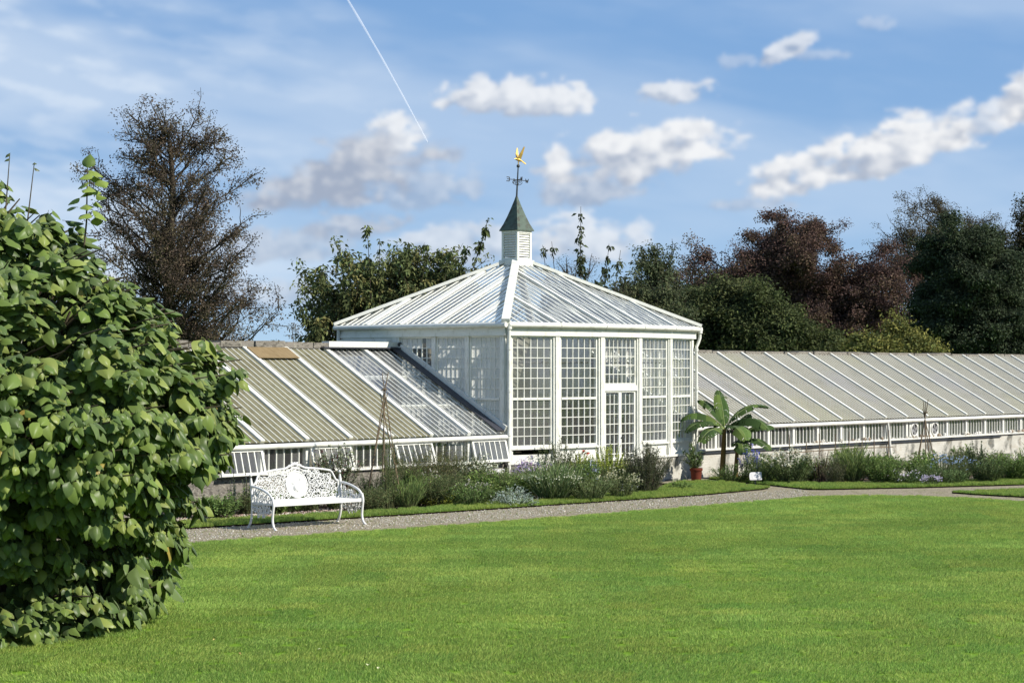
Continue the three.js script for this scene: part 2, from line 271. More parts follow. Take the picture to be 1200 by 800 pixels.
// one glazed window as a part: frame mesh with panes and glazing bars as sub-parts. own axes: x along, y up, z outward
function glazed(parent, name, at, turn, w, rows, cols, y0, y1, glass, opt = {}) { // rows: list of [from, to, count]
  const f = 0.05, t = 0.05, gb = new GB();
  gb.box(0, f, y0, y1, -t, 0); gb.box(w - f, w, y0, y1, -t, 0); gb.box(f, w - f, y0, y0 + 0.05, -t, 0.004); gb.box(f, w - f, y1 - 0.035, y1, -t, 0.004);
  for (const [a, b] of rows) if (a > y0 + 0.1) gb.box(f, w - f, a - 0.03, a + 0.02, -t, 0.012);
  const fr = part(name, gb.build(), M.white, parent); fr.position.set(at[0], 0, at[1]); fr.rotation.y = turn;
  const iw = w - 2 * f, pw = iw / cols, all = new GB();
  for (const [a, b, n] of rows) {
    const ph = (b - a) / n, G = new THREE.PlaneGeometry(pw - 0.004, ph - 0.004), vb = boxG(-0.0085, 0.0085, a, b, -0.034, -0.004), hb = boxG(f, w - f, -0.008, 0.008, -0.032, -0.006);
    for (let i = 1; i < cols; i++) part('glazing_bar', vb, M.white, fr).position.x = f + i * pw;
    for (let j = 1; j < n; j++) part('glazing_bar', hb, M.white, fr).position.y = a + j * ph;
    for (let i = 0; i < cols; i++) for (let j = 0; j < n; j++) {
      const mat = typeof glass === 'function' ? glass(i, j, a) : glass, x = f + (i + 0.5) * pw, y = a + (j + 0.5) * ph;
      if (opt.joined && mat === opt.joined) { all.add(G, new THREE.Matrix4().makeTranslation(x, y, -0.018)); continue; }
      const p = part('pane', G, mat, fr); p.position.set(x, y, -0.018); p.rotation.set(rr(-0.012, 0.012), rr(-0.016, 0.016), 0);
    }
  }
  if (all.p.length) { const m = part('panes', all.build(), opt.joined, fr); m.userData.kind = 'stuff'; }
  return fr;
}

const pav = thing('garden_pavilion', 'white glazed pavilion with bowed front, hipped glass roof and louvred cupola', 'pavilion', place(0, 0), TURN);
const bow = [[0, 0]]; const bowAng = [12.7, 6.4, 0, -6.4, -12.7].map(THREE.MathUtils.degToRad), BP = PW / (2 * Math.cos(bowAng[0]) + 2 * Math.cos(bowAng[1]) + 1);
for (const a of bowAng) { const [x, z] = bow.at(-1); bow.push([x + BP * Math.cos(a), z + BP * Math.sin(a)]); }
const bowZ = (x) => { if (x <= 0 || x >= PW) return 0; for (let i = 0; i < 5; i++) if (x <= bow[i + 1][0]) return lerp(bow[i][1], bow[i + 1][1], (x - bow[i][0]) / (bow[i + 1][0] - bow[i][0])); return 0; };
{
  const P3 = (p, y, o = 0) => V(p[0], y, p[1] + o);
  for (let i = 0; i < 5; i++) { // the five bays of the bow
    const a = bow[i], b = bow[i + 1], turn = -bowAng[i];
    const seg = (name, y0, y1, d0, d1, mat) => { const gb = new GB(); gb.box(-0.005, BP + 0.005, y0, y1, d0, d1); const m = part(name, gb.build(), mat, pav); m.position.set(a[0], 0, a[1]); m.rotation.y = turn; return m; };
    seg('plinth', -0.5, 0.5, -0.2, 0.09, M.stucco);
    seg('plinth_ledge', 0.5, 0.545, -0.2, 0.12, M.white);
    if (i !== 2) { seg('apron_panel', 0.545, i === 0 ? 0.69 : 0.80, -0.07, -0.01, M.white); seg('sill', 0.80, 0.84, -0.09, 0.045, M.white); }
    seg('frieze', 3.17, 3.335, -0.1, 0.075, M.white);
    seg('cornice_strip', 3.335, 3.375, -0.1, 0.10, M.white);
    // gutter
    const gut = []; for (let k = 0; k <= 1; k++) gut.push(V(k * BP, 3.39, 0.135));
    const gm = part('gutter', new GB().tube(gut, 0.055, 8).build(), M.white, pav); gm.position.set(a[0], 0, a[1]); gm.rotation.y = turn;
    const w = BP - 0.2, dx = 0.1, at = [a[0] + dx * Math.cos(bowAng[i]), a[1] + dx * Math.sin(bowAng[i])];
    if (i === 2) {
      glazed(pav, 'transom_window', at, turn, w, [[2.17, 3.135, 5]], 7, 2.12, 3.17, M.glass);
      const lw = (w - 0.04) / 2;
      for (let k = 0; k < 2; k++) { const o = 0.02 + k * lw, q = [at[0] + o * Math.cos(bowAng[i]), at[1] + o * Math.sin(bowAng[i])]; const d = glazed(pav, 'door', q, turn, lw, [[0.42, 1.93, 7]], 3, 0.12, 2.0, M.glass); part('door_panel', boxG(0.05, lw - 0.05, 0.17, 0.41, -0.04, -0.01), M.white, d); if (k) part('handle', new GB().tube([V(0.03, 0.98, 0), V(0.03, 1.0, 0.04), V(0.12, 1.0, 0.045)], 0.01, 6).build(), M.iron, d); }
      seg('door_head', 2.0, 2.12, -0.09, 0.03, M.white); seg('threshold', 0.545, 0.56, -0.2, 0.10, M.white).visible = true;
    } else glazed(pav, 'window', at, turn, w, [[0.89, 1.83, 5], [1.86, 3.135, 6]], 6, 0.84, 3.17, (c, r) => (i === 0 || i === 3 ? M.glassDusty : M.glass));
  }
  for (let i = 0; i <= 5; i++) { // pilasters
    const t = i === 0 ? -bowAng[0] : i === 5 ? -bowAng[4] : -(bowAng[i - 1] + bowAng[i]) / 2, gb = new GB();
    gb.box(-0.1, 0.1, 0.545, 3.17, -0.12, 0.03); gb.box(-0.055, 0.055, 0.56, 3.16, 0.03, 0.055); gb.box(-0.115, 0.115, 0.545, 0.7, -0.13, 0.045);
    const m = part('pilaster', gb.build(), M.white, pav); m.position.set(bow[i][0] + (i === 0 ? 0.09 : i === 5 ? -0.09 : 0), 0, bow[i][1]); m.rotation.y = t;
  }
  // the two side walls
  for (const s of [0, 1]) {
    const x = s ? PW : 0, inw = s ? -1 : 1;
    const wall = (name, y0, y1, z0, z1, a, b, mat) => part(name, boxG(Math.min(x - inw * a, x + inw * b), Math.max(x - inw * a, x + inw * b), y0, y1, z0, z1), mat, pav);
    wall('plinth', -0.5, 0.5, -PD, -0.03, 0.09, 0.2, M.stucco); wall('frieze', 3.17, 3.335, -PD - 0.05, 0.06, 0.075, 0.1, M.white); wall('cornice_strip', 3.335, 3.375, -PD - 0.05, 0.08, 0.10, 0.1, M.white);
    wall('apron_panel', 0.5, 0.84, -3.12, -0.03, 0.02, 0.06, M.white);
    wall('side_wall', 0.5, 3.17, -PD, -3.2, 0.03, 0.14, M.white);
    part('gutter', new GB().tube([V(x - inw * 0.135, 3.39, 0.15), V(x - inw * 0.135, 3.39, -PD - 0.1)], 0.055, 8).build(), M.white, pav);
    const posts = [0.06, 1.06, 2.04, 3.14];
    for (const r of posts) wall(r < 0.1 ? 'corner_post' : 'wall_post', 0.5, 3.17, -r - 0.06, -r + 0.05, 0.03, 0.1, M.white);
    for (let k = 0; k < 3; k++) {
      const w = posts[k + 1] - posts[k] - 0.1, at = s ? [PW, -posts[k] - 0.05] : [0, -posts[k + 1] + 0.05];
      const clear = (i, j, a) => k === 2 && a > 1.8 && ((i > 1 && j === 4) || (i > 2 && j === 3) || (i === 4 && j === 5));
      glazed(pav, 'side_window', at, s ? Math.PI / 2 : -Math.PI / 2, w, [[0.89, 1.83, 5], [1.86, 3.135, 6]], 6, 0.84, 3.17, (i, j, a) => (s ? M.glassDusty : clear(i, j, a) ? M.glass : M.glassWhite), { joined: s ? M.glassDusty : M.glassWhite });
    }
  }
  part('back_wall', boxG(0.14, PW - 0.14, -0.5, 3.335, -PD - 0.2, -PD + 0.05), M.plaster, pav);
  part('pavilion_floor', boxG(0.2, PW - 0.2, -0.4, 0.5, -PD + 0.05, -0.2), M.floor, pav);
  part('fascia_box', boxG(-0.2, -0.03, 2.93, 3.12, -PD + 0.05, -3.32), M.white, pav);
  // interior tie rod and shelf rail
  part('tie_rod', new GB().tube([V(0.1, 2.62, -0.9), V(PW - 0.1, 2.62, -0.9)], 0.022, 6).build(), M.dark, pav);
  part('tie_rod', new GB().tube([V(0.1, 2.62, -3.6), V(PW - 0.1, 2.62, -3.6)], 0.022, 6).build(), M.dark, pav);
  // ---- roof. eave corners, hips to the cupola
  const hipPt = (cx, cz, t) => V(lerp(cx, CX, t), lerp(EAVE, TOP, t), lerp(cz, CZ, t));
  const corners = [[-OUT, OUT], [PW + OUT, OUT], [PW + OUT, -PD - OUT], [-OUT, -PD - OUT]];
  for (const [x, z] of corners) part('hip_rafter', barG(V(x, EAVE, z), hipPt(x, z, 0.94), 0.17, 0.07, UPV, 0.015), M.white, pav);
  // a slope is a list of rafters, each from its eave point to its hip point
  const slope = (n, heavy, at) => {
    const lines = [...Array(n + 1).keys()].map((k) => at(k / n));
    const nrm = (k) => { const [a, b] = lines[k], [c] = lines[k < n ? k + 1 : k - 1]; const q = b.clone().sub(a).cross(c.clone().sub(a)).normalize(); return q.y < 0 ? q.negate() : q; };
    for (let k = 1; k < n; k++) { const [a, b] = lines[k]; if (a.distanceTo(b) < 0.12) continue; const h = heavy.includes(k); part(h ? 'rafter' : 'glazing_bar', barG(a, b, h ? 0.09 : 0.03, h ? 0.05 : 0.016, nrm(k), h ? -0.015 : -0.004), M.white, pav); }
    for (let k = 0; k < n; k++) { const [a, b] = lines[k], [c, d] = lines[k + 1]; const g = new GB().quad(a, c, d, b).build(); part('roof_pane', g, M.glassDusty, pav); }
  };
  const tF = (x) => (x < CX ? (x + OUT) / (CX + OUT) : (PW + OUT - x) / (PW + OUT - CX));
  const front = (x) => { const t = Math.min(0.95, tF(x)), l = x < CX; const hp = hipPt(l ? -OUT : PW + OUT, OUT, t); hp.x = x; return [V(x, EAVE, bowZ(x) + OUT), hp]; };
  slope(35, [7, 14, 21, 28], (u) => front(lerp(-OUT, PW + OUT, u)));
  slope(35, [7, 14, 21, 28], (u) => { const x = lerp(-OUT, PW + OUT, u), t = Math.min(0.95, tF(x)), hp = hipPt(x < CX ? -OUT : PW + OUT, -PD - OUT, t); hp.x = x; return [V(x, EAVE, -PD - OUT), hp]; });
  for (const s of [0, 1]) slope(30, [6, 12, 18, 24], (u) => { const z = lerp(OUT, -PD - OUT, u), x = s ? PW + OUT : -OUT, t = Math.min(0.95, z > CZ ? (OUT - z) / (OUT - CZ) : (z + PD + OUT) / (CZ + PD + OUT)), hp = hipPt(x, z > CZ ? OUT : -PD - OUT, t); hp.z = z; return [V(x, EAVE, z), hp]; });
  // eave boards under the glass edge
  for (let i = 0; i < 5; i++) part('eave_board', barG(V(bow[i][0] - (i ? 0 : OUT), EAVE - 0.02, bow[i][1] + OUT * 0.75), V(bow[i + 1][0] + (i === 4 ? OUT : 0), EAVE - 0.02, bow[i + 1][1] + OUT * 0.75), 0.09, 0.04), M.white, pav);
  for (const x of [-OUT * 0.75, PW + OUT * 0.75]) part('eave_board', barG(V(x, EAVE - 0.02, OUT), V(x, EAVE - 0.02, -PD - OUT), 0.09, 0.042), M.white, pav);
  // ---- rainwater pipes at the corners
  const pipe = (x, z, sx) => {
    const g = new GB().tube([V(x - 0.1 * sx, 3.4, z + 0.1), V(x - 0.1 * sx, 3.2, z + 0.1), V(x - 0.06 * sx, 3.08, z + 0.08), V(x + 0.0 * sx, 2.98, z + 0.07), V(x, 2.85, z + 0.07), V(x, 0.0, z + 0.07)], 0.036, 8);
    for (const y of [2.88, 2.0, 1.1]) g.tube([V(x, y, z + 0.07), V(x, y + 0.07, z + 0.07)], 0.047, 8);
    g.tube([V(x - 0.1 * sx, 3.3, z + 0.1), V(x - 0.1 * sx, 3.44, z + 0.1)], 0.06, 8);
    part('downpipe', g.build(), M.white, pav);
  };
  pipe(0.02, 0.02, 0.3); pipe(PW - 0.0, 0.03, -1);
  part('downpipe', new GB().tube([V(-0.12, 3.4, -PD + 0.02), V(-0.12, 3.3, -PD + 0.02), V(-0.06, 3.15, -PD - 0.05), V(-0.1, 2.9, -PD - 0.05), V(-0.1, 0, -PD - 0.05)], 0.04, 8).build(), M.white, pav);
  // ---- cupola
  const cu = new THREE.Group();
  const H = 0.215, cb = new GB();
  cb.box(-H - 0.07, H + 0.07, TOP - 0.16, TOP - 0.02, -H - 0.07, H + 0.07).box(-H - 0.03, H + 0.03, TOP - 0.02, TOP + 0.03, -H - 0.03, H + 0.03);
  for (const [sx, sz] of [[1, 1], [1, -1], [-1, 1], [-1, -1]]) cb.box(sx * H - 0.028, sx * H + 0.028, TOP + 0.03, 5.62, sz * H - 0.028, sz * H + 0.028);
  cb.box(-H - 0.03, H + 0.03, 5.57, 5.63, -H - 0.03, H + 0.03);
  const cup = part('cupola', cb.build(), M.white, pav); cup.position.set(CX, 0, CZ);
  const sl = barG(V(-H + 0.03, 0, 0), V(H - 0.03, 0, 0), 0.055, 0.01, V(0, 0.62, 0.78));
  for (let k = 0; k < 10; k++) for (let f = 0; f < 4; f++) { const m = part('louvre_slat', sl, M.white, cup); const a = f * Math.PI / 2; m.position.set(Math.sin(a) * (H - 0.004), TOP + 0.075 + k * 0.056, Math.cos(a) * (H - 0.004)); m.rotation.y = a; }
    const prof = [[0.285, 5.625], [0.28, 5.65], [0.215, 5.79], [0.15, 5.97], [0.09, 6.16], [0.04, 6.33], [0.012, 6.44]], sg = new GB();
  for (let f = 0; f < 4; f++) { const m = new THREE.Matrix4().makeRotationY(f * Math.PI / 2); for (let i = 0; i < prof.length - 1; i++) { const [a, y] = prof[i], [b, z] = prof[i + 1]; const q = [V(-a, y, a), V(a, y, a), V(b, z, b), V(-b, z, b)].map((p) => p.applyMatrix4(m)); sg.quad(...q); } }
  sg.quad(V(-0.285, 5.631, -0.285), V(0.285, 5.631, -0.285), V(0.285, 5.631, 0.285), V(-0.285, 5.631, 0.285));
  part('spire', sg.build(), M.copper, cup);
}

// ---------------------------------------------------------------- the two lean-to ranges
const WE = 1.15, WR = 2.89, WRUN = 3.14, wingN = V(0, WRUN, WR - WE).normalize();
function wing(name, label, x0, x1, bays, opt) { // own x from 0 to L
  const L = x1 - x0, g = thing(name, label, 'greenhouse', place(x0, 0), TURN), e = (x, o = 0) => V(x, WE, o), r = (x) => V(x, WR, -WRUN);
  part('base_wall', boxG(0, L, -0.6, 0.56, -0.24, 0), opt.wall, g);
  const sill = new GB(); sill.box(0, L, 0.56, 0.605, -0.26, 0.06); part('sill', sill.build(), M.white, g);
  part('eave_beam', boxG(0, L, 1.04, WE - 0.035, -0.10, 0.0), M.white, g);
  part('gutter', new GB().tube([V(0, 1.075, 0.055), V(L, 1.075, 0.055)], 0.05, 8).build(), M.white, g);
  part('ridge_board', boxG(0, L, WR - 0.09, WR + 0.02, -WRUN - 0.1, -WRUN + 0.0), M.dark, g);
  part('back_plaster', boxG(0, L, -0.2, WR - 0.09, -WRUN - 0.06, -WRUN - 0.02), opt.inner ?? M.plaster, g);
  part('end_wall', boxG(opt.end ? L - 0.12 : 0, opt.end ? L : 0.12, 0.605, 1.04, -WRUN, -0.1), M.stucco, g);
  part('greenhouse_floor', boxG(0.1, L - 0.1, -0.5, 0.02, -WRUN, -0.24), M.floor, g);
  const heavy = barG(e(0), r(0), opt.rafter ?? 0.10, 0.07, wingN, -0.02), thin = barG(V(0, WE, 0.03), r(0), 0.017, 0.016, wingN, -0.006), post = boxG(-0.045, 0.045, 0.605, 1.04, -0.085, 0.005), bar = boxG(-0.011, 0.011, 0.605, 1.04, -0.055, -0.025);
  for (const b of bays) part('rafter', heavy, M.white, g).position.x = b.x;
  bays.forEach((b, i) => {
    const w = b.w, n = b.n, sw = w / n;
    const strip = new GB().quad(V(0, WE, 0.03), V(sw - 0.002, WE, 0.03), V(sw - 0.002, WR, -WRUN), V(0, WR, -WRUN)).build();
    for (let k = 0; k < n; k++) {
      if (k) part('glazing_bar', thin, M.white, g).position.x = b.x + k * sw;
      const p = part('roof_pane', b.mat.map && k ? strip : strip, b.mat, g); p.position.x = b.x + k * sw + 0.001;
      if (b.mat.map) { const G = strip.clone(), U = G.attributes.uv; for (let q = 0; q < U.count; q++) U.setX(q, U.getX(q) + (x0 + b.x + k * sw)); p.geometry = G; }
      p.rotation.x = rr(-0.0006, 0.0006);
    }
    // front lights
    part('front_post', post, M.white, g).position.x = b.x + 0.0;
    if (b.front === 'open') { // top-hung light held open
      const f = new GB(), hh = 0.47, ang = b.open ?? 0.5;
      f.box(0.03, 0.08, -hh, 0, -0.02, 0.02).box(w - 0.08, w - 0.03, -hh, 0, -0.02, 0.02).box(0.08, w - 0.08, -hh, -hh + 0.05, -0.018, 0.018).box(0.08, w - 0.08, -0.04, 0, -0.018, 0.018);
      const v = part('vent_light', f.build(), M.white, g); v.position.set(b.x, 1.03, 0.03); v.rotation.x = -ang;
      const m = 6, pw = (w - 0.16) / m, pg = new THREE.PlaneGeometry(pw - 0.004, hh - 0.1), vb = boxG(-0.011, 0.011, -hh + 0.05, -0.04, -0.012, 0.014);
      for (let k = 0; k < m; k++) { if (k) part('glazing_bar', vb, M.white, v).position.x = 0.08 + k * pw; const p = part('pane', pg, M.glassDusty, v); p.position.set(0.08 + (k + 0.5) * pw, -hh / 2, 0); p.rotation.y = rr(-0.02, 0.02); }
      part('stay', new GB().tube([V(w * 0.5, -hh + 0.04, -0.02), V(w * 0.5, -0.36, -0.28)], 0.008, 5).build(), M.iron, v);
    } else {
      const m = b.m ?? 6, pw = w / m, pg = new THREE.PlaneGeometry(pw - 0.03, 0.43);
      for (let k = 0; k < m; k++) { if (b.fan && k >= 1 && k <= 3) continue; if (k) part('glazing_bar', bar, M.white, g).position.x = b.x + k * pw; const p = part('pane', pg, R() < 0.3 ? M.glassDusty : M.glass, g); p.position.set(b.x + (k + 0.5) * pw, 0.822, -0.04); p.rotation.y = rr(-0.02, 0.02); }
      if (b.fan) { // extractor fan in a white panel
        const q = part('extractor_fan', boxG(-1.5 * pw, 1.5 * pw, 0.605, 1.04, -0.05, -0.01), M.white, g); q.position.x = b.x + 2.5 * pw;
        part('fan_ring', new GB().add(new THREE.TorusGeometry(0.17, 0.022, 8, 24)).build(), M.white, q).position.set(0, 0.82, 0.0);
        part('fan_housing', new GB().add(new THREE.CircleGeometry(0.165, 24)).build(), M.dark, q).position.set(0, 0.82, -0.006);
        for (let k = 0; k < 4; k++) { const bl = part('fan_blade', new GB().quad(V(-0.03, 0.02, 0.006), V(0.03, 0.02, -0.002), V(0.06, 0.15, -0.002), V(-0.05, 0.15, 0.012)).build(), std(lin(0.2, 0.2, 0.2), 0.5), q); bl.position.set(0, 0.82, 0.004); bl.rotation.z = k * Math.PI / 2 + 0.3; }
      }
    }
  });
  return g;
}
const leftX0 = -13.08, leftBays = [];
for (let k = 11; k >= 0; k--) { const idx = k, x = -1.09 * (k + 1) - leftX0; leftBays.push({ x, w: 1.09, n: 7, mat: idx < 2 ? M.glassDusty : M.blind, front: idx % 2 ? 'fixed' : 'open', open: 0.26 + (idx % 3) * 0.05 }); }
const wingL = wing('lean_to_greenhouse', 'lean-to greenhouse with olive-shaded glass panels and propped-open front vents behind the bench', leftX0, 0, leftBays, { wall: M.stone, end: 0 });
{
  const L = -leftX0, sl = (x, s) => V(x, lerp(WE, WR, s), -WRUN * s), off = (v, o) => v.addScaledVector(wingN, o);
  // lead flashing and sloped cover board against the pavilion
  part('lead_flashing', new GB().bar(off(sl(L - 0.17, 0.0), 0.0), sl(L - 0.17, 1), 0.22, 0.02, wingN, 0.055).build(), M.lead, wingL);
  part('cover_board', new GB().bar(sl(L - 0.03, 0.0), sl(L - 0.03, 1.02), 0.06, 0.12, wingN, 0.05).build(), M.white, wingL);
  part('lead_flashing', boxG(L - 2.3, L, WR + 0.02, WR + 0.05, -WRUN - 0.02, -WRUN + 0.14), M.lead, wingL);
  part('ridge_cap', boxG(L - 2.07, L - 0.04, WR + 0.05, WR + 0.17, -WRUN - 0.2, -WRUN + 0.03), M.white, wingL);
  part('roof_vent_finial', new THREE.SphereGeometry(0.05, 10, 8).translate(L - 0.04, WR + 0.12, -WRUN + 0.08), M.dark, wingL);
  // plywood sheet across the head of one bay
  const x0 = L - 1.09 * 4 + 0.02, b = part('plywood_sheet', new GB().bar(sl(x0 + 0.53, 0.86), sl(x0 + 0.53, 0.985), 1.07, 0.012, wingN, 0.055).build(), M.board, wingL, 'weathered plywood sheet closing the head of one bay');
  // purlins and staging seen through the clear bays
  for (const s of [0.36, 0.7]) part('purlin', new GB().bar(off(sl(0.1, s), -0.12), off(sl(L - 0.1, s), -0.12), 0.05, 0.07, wingN, 0).build(), M.white, wingL);
  const st = new GB().box(0.3, L - 0.4, 0.52, 0.57, -1.2, -0.35); for (let x = 0.5; x < L; x += 1.6) st.box(x, x + 0.06, 0, 0.52, -1.1, -1.04).box(x, x + 0.06, 0, 0.52, -0.5, -0.44);
  part('staging_bench', st.build(), std(lin(0.25, 0.21, 0.16), 0.9, { map: rep(T.board, 0.6) }), wingL);
  part('drain_cover', boxG(L - 0.75, L - 0.35, 0.36, 0.44, 0.02, 0.3), M.ironWhite, wingL);
}
const rightBays = [];
for (let k = 0; k < 22; k++) rightBays.push({ x: (k ? -0.2 + k * 1.1 : 0.02), w: k ? 1.1 : 0.88, n: 8, mat: M.whitewash, front: 'fixed', m: 7, fan: k === 9 || k === 10 });
const wingR = wing('long_greenhouse', 'long low greenhouse with whitewashed glass roof on a stained rendered wall', PW, PW + 24.0, rightBays, { wall: M.stucco, rafter: 0.075, end: 1 });
part('downpipe', new GB().tube([V(8.6, 1.05, 0.06), V(8.62, 0.9, 0.07), V(8.78, -0.4, 0.1)], 0.035, 8).build(), M.white, wingR);
part('service_pipe', new GB().tube([V(0.3, 0.5, 0.03), V(9.5, 0.5, 0.03), V(15, 0.5, 0.03)], 0.016, 6).build(), M.iron, wingR);
{ // broken pots and debris along the sill
  const gb = new GB(); const r0 = R; R = rngOf(31);
  for (let k = 0; k < 70; k++) { const x = rr(5, 17), s = rr(0.02, 0.06); gb.color(pick([[0.5, 0.48, 0.42], [0.3, 0.24, 0.18], [0.65, 0.64, 0.6]])).add(new THREE.DodecahedronGeometry(s, 0), new THREE.Matrix4().makeTranslation(x, 0.605 + s * 0.5, rr(-0.0, 0.05))); }
  part('sill_debris', gb.build(true), M.vstd, wingR).userData.kind = 'stuff'; R = r0;
}
// ---------------------------------------------------------------- old garden wall behind both ranges
function gardenWall(label, x0, x1, top, capH, seed) {
  R = rngOf(seed);
  const g = thing('garden_wall', label, 'wall', place(x0, -WRUN - 0.1), TURN), L = x1 - x0;
  part('masonry', boxG(0, L, -0.5, top, -0.45, 0), M.stone, g);
  let x = 0, k = 0; while (x < L - 0.1) { const w = Math.min(L - x, rr(0.7, 1.1)), h = rr(-0.012, 0.012); const b = part('coping_stone', new GB().frame(V(x + 0.005, top + h, -0.52), V(w - 0.012, rr(-0.012, 0.012), 0), V(0, capH + rr(-0.01, 0.015), rr(-0.01, 0.01)), V(0, -0.01, 0.64 + rr(-0.03, 0.03)), [k * 1.7, 0]).build(), M.stone, g); x += w; k++; }
  return g;
}
gardenWall('old lichen-covered stone wall behind the lean-to greenhouse', leftX0, -2.04, 2.92, 0.12, 41);
gardenWall('old grey stone wall with slab coping behind the long greenhouse', PW + 0.05, PW + 24.0, 2.86, 0.1, 42);

// ---------------------------------------------------------------- weather vane on the spire
{
  R = rngOf(3);
  const p = place(CX, CZ, 6.40), g = thing('weather_vane', 'gilded flying bird weather vane on a dark iron pole above the green spire', 'weather vane', p, TURN - 0.25);
  g.rotation.z = -0.06;
  part('pole', new GB().tube([V(0, -0.03, 0), V(0, 0.7, 0)], [0.022, 0.014], 8).build(), M.iron, g);
  part('ball', new THREE.SphereGeometry(0.04, 14, 10).translate(0, 0.72, 0), M.iron, g);
  const L = { N: [[0, 0, 0, 1], [0, 1, 1, 0], [1, 0, 1, 1]], E: [[0, 0, 0, 1], [0, 0, 1, 0], [0, 0.5, 0.8, 0.5], [0, 1, 1, 1]], S: [[0, 0, 1, 0], [1, 0, 1, 0.5], [1, 0.5, 0, 0.5], [0, 0.5, 0, 1], [0, 1, 1, 1]], W: [[0, 1, 0.25, 0], [0.25, 0, 0.5, 0.7], [0.5, 0.7, 0.75, 0], [0.75, 0, 1, 1]] };
  ['W', 'N', 'E', 'S'].forEach((ch, k) => {
    const a = k * Math.PI / 2 + 0.2, d = V(Math.cos(a), 0, Math.sin(a)), at = (r, y) => d.clone().multiplyScalar(r).setY(y), gb = new GB();
    gb.tube([at(0, 0.40), at(0.2, 0.40)], 0.009, 6);
    gb.tube([at(0.02, 0.28), at(0.08, 0.30), at(0.12, 0.34), at(0.10, 0.38), at(0.07, 0.36), at(0.085, 0.34)], 0.007, 5);
    const s = part('arm', gb.build(), M.iron, g), lt = new GB();
    for (const [x0, y0, x1, y1] of L[ch]) lt.tube([at(0.2 + x0 * 0.07, 0.355 + y0 * 0.09), at(0.2 + x1 * 0.07, 0.355 + y1 * 0.09)], 0.010, 5);
    part('letter', lt.build(), M.iron, s);
  });
  const b = new GB();
  b.tube([V(-0.14, 0.885, 0), V(-0.115, 0.89, 0), V(-0.09, 0.895, 0), V(-0.06, 0.885, 0), V(0, 0.88, 0), V(0.06, 0.865, 0), V(0.1, 0.85, 0)], [0.002, 0.012, 0.026, 0.027, 0.048, 0.036, 0.016], 10);
  b.frame(V(0.09, 0.855, -0.012), V(0.13, -0.055, -0.025), V(0.012, 0.024, 0), V(0, 0, 0.024)).frame(V(0.09, 0.85, -0.012), V(0.12, -0.075, 0.03), V(0.012, 0.024, 0), V(0, 0, 0.024));
  for (const s of [-1, 1]) { // raised wings, two tapering slabs each
    const w = (a, bb, c, d) => { for (const o of [0.006, -0.006]) b.quad(a.clone().add(V(0, 0, o)), bb.clone().add(V(0, 0, o)), c.clone().add(V(0, 0, o)), d.clone().add(V(0, 0, o))); };
    const z = s * 0.035, z2 = s * (s > 0 ? 0.06 : 0.15), z3 = s * (s > 0 ? 0.08 : 0.26);
    w(V(-0.05, 0.905, z), V(0.05, 0.895, z), V(0.085, 1.03, z2), V(0.0, 1.05, z2)); w(V(0.0, 1.05, z2), V(0.085, 1.03, z2), V(0.125, 1.22, z3), V(0.10, 1.24, z3));
  }
  b.tube([V(0, 0.75, 0), V(0, 0.87, 0)], 0.014, 6);
  const bird = part('bird', b.build(), M.gold, g); bird.scale.setScalar(0.86); bird.position.y = 0.11;
}

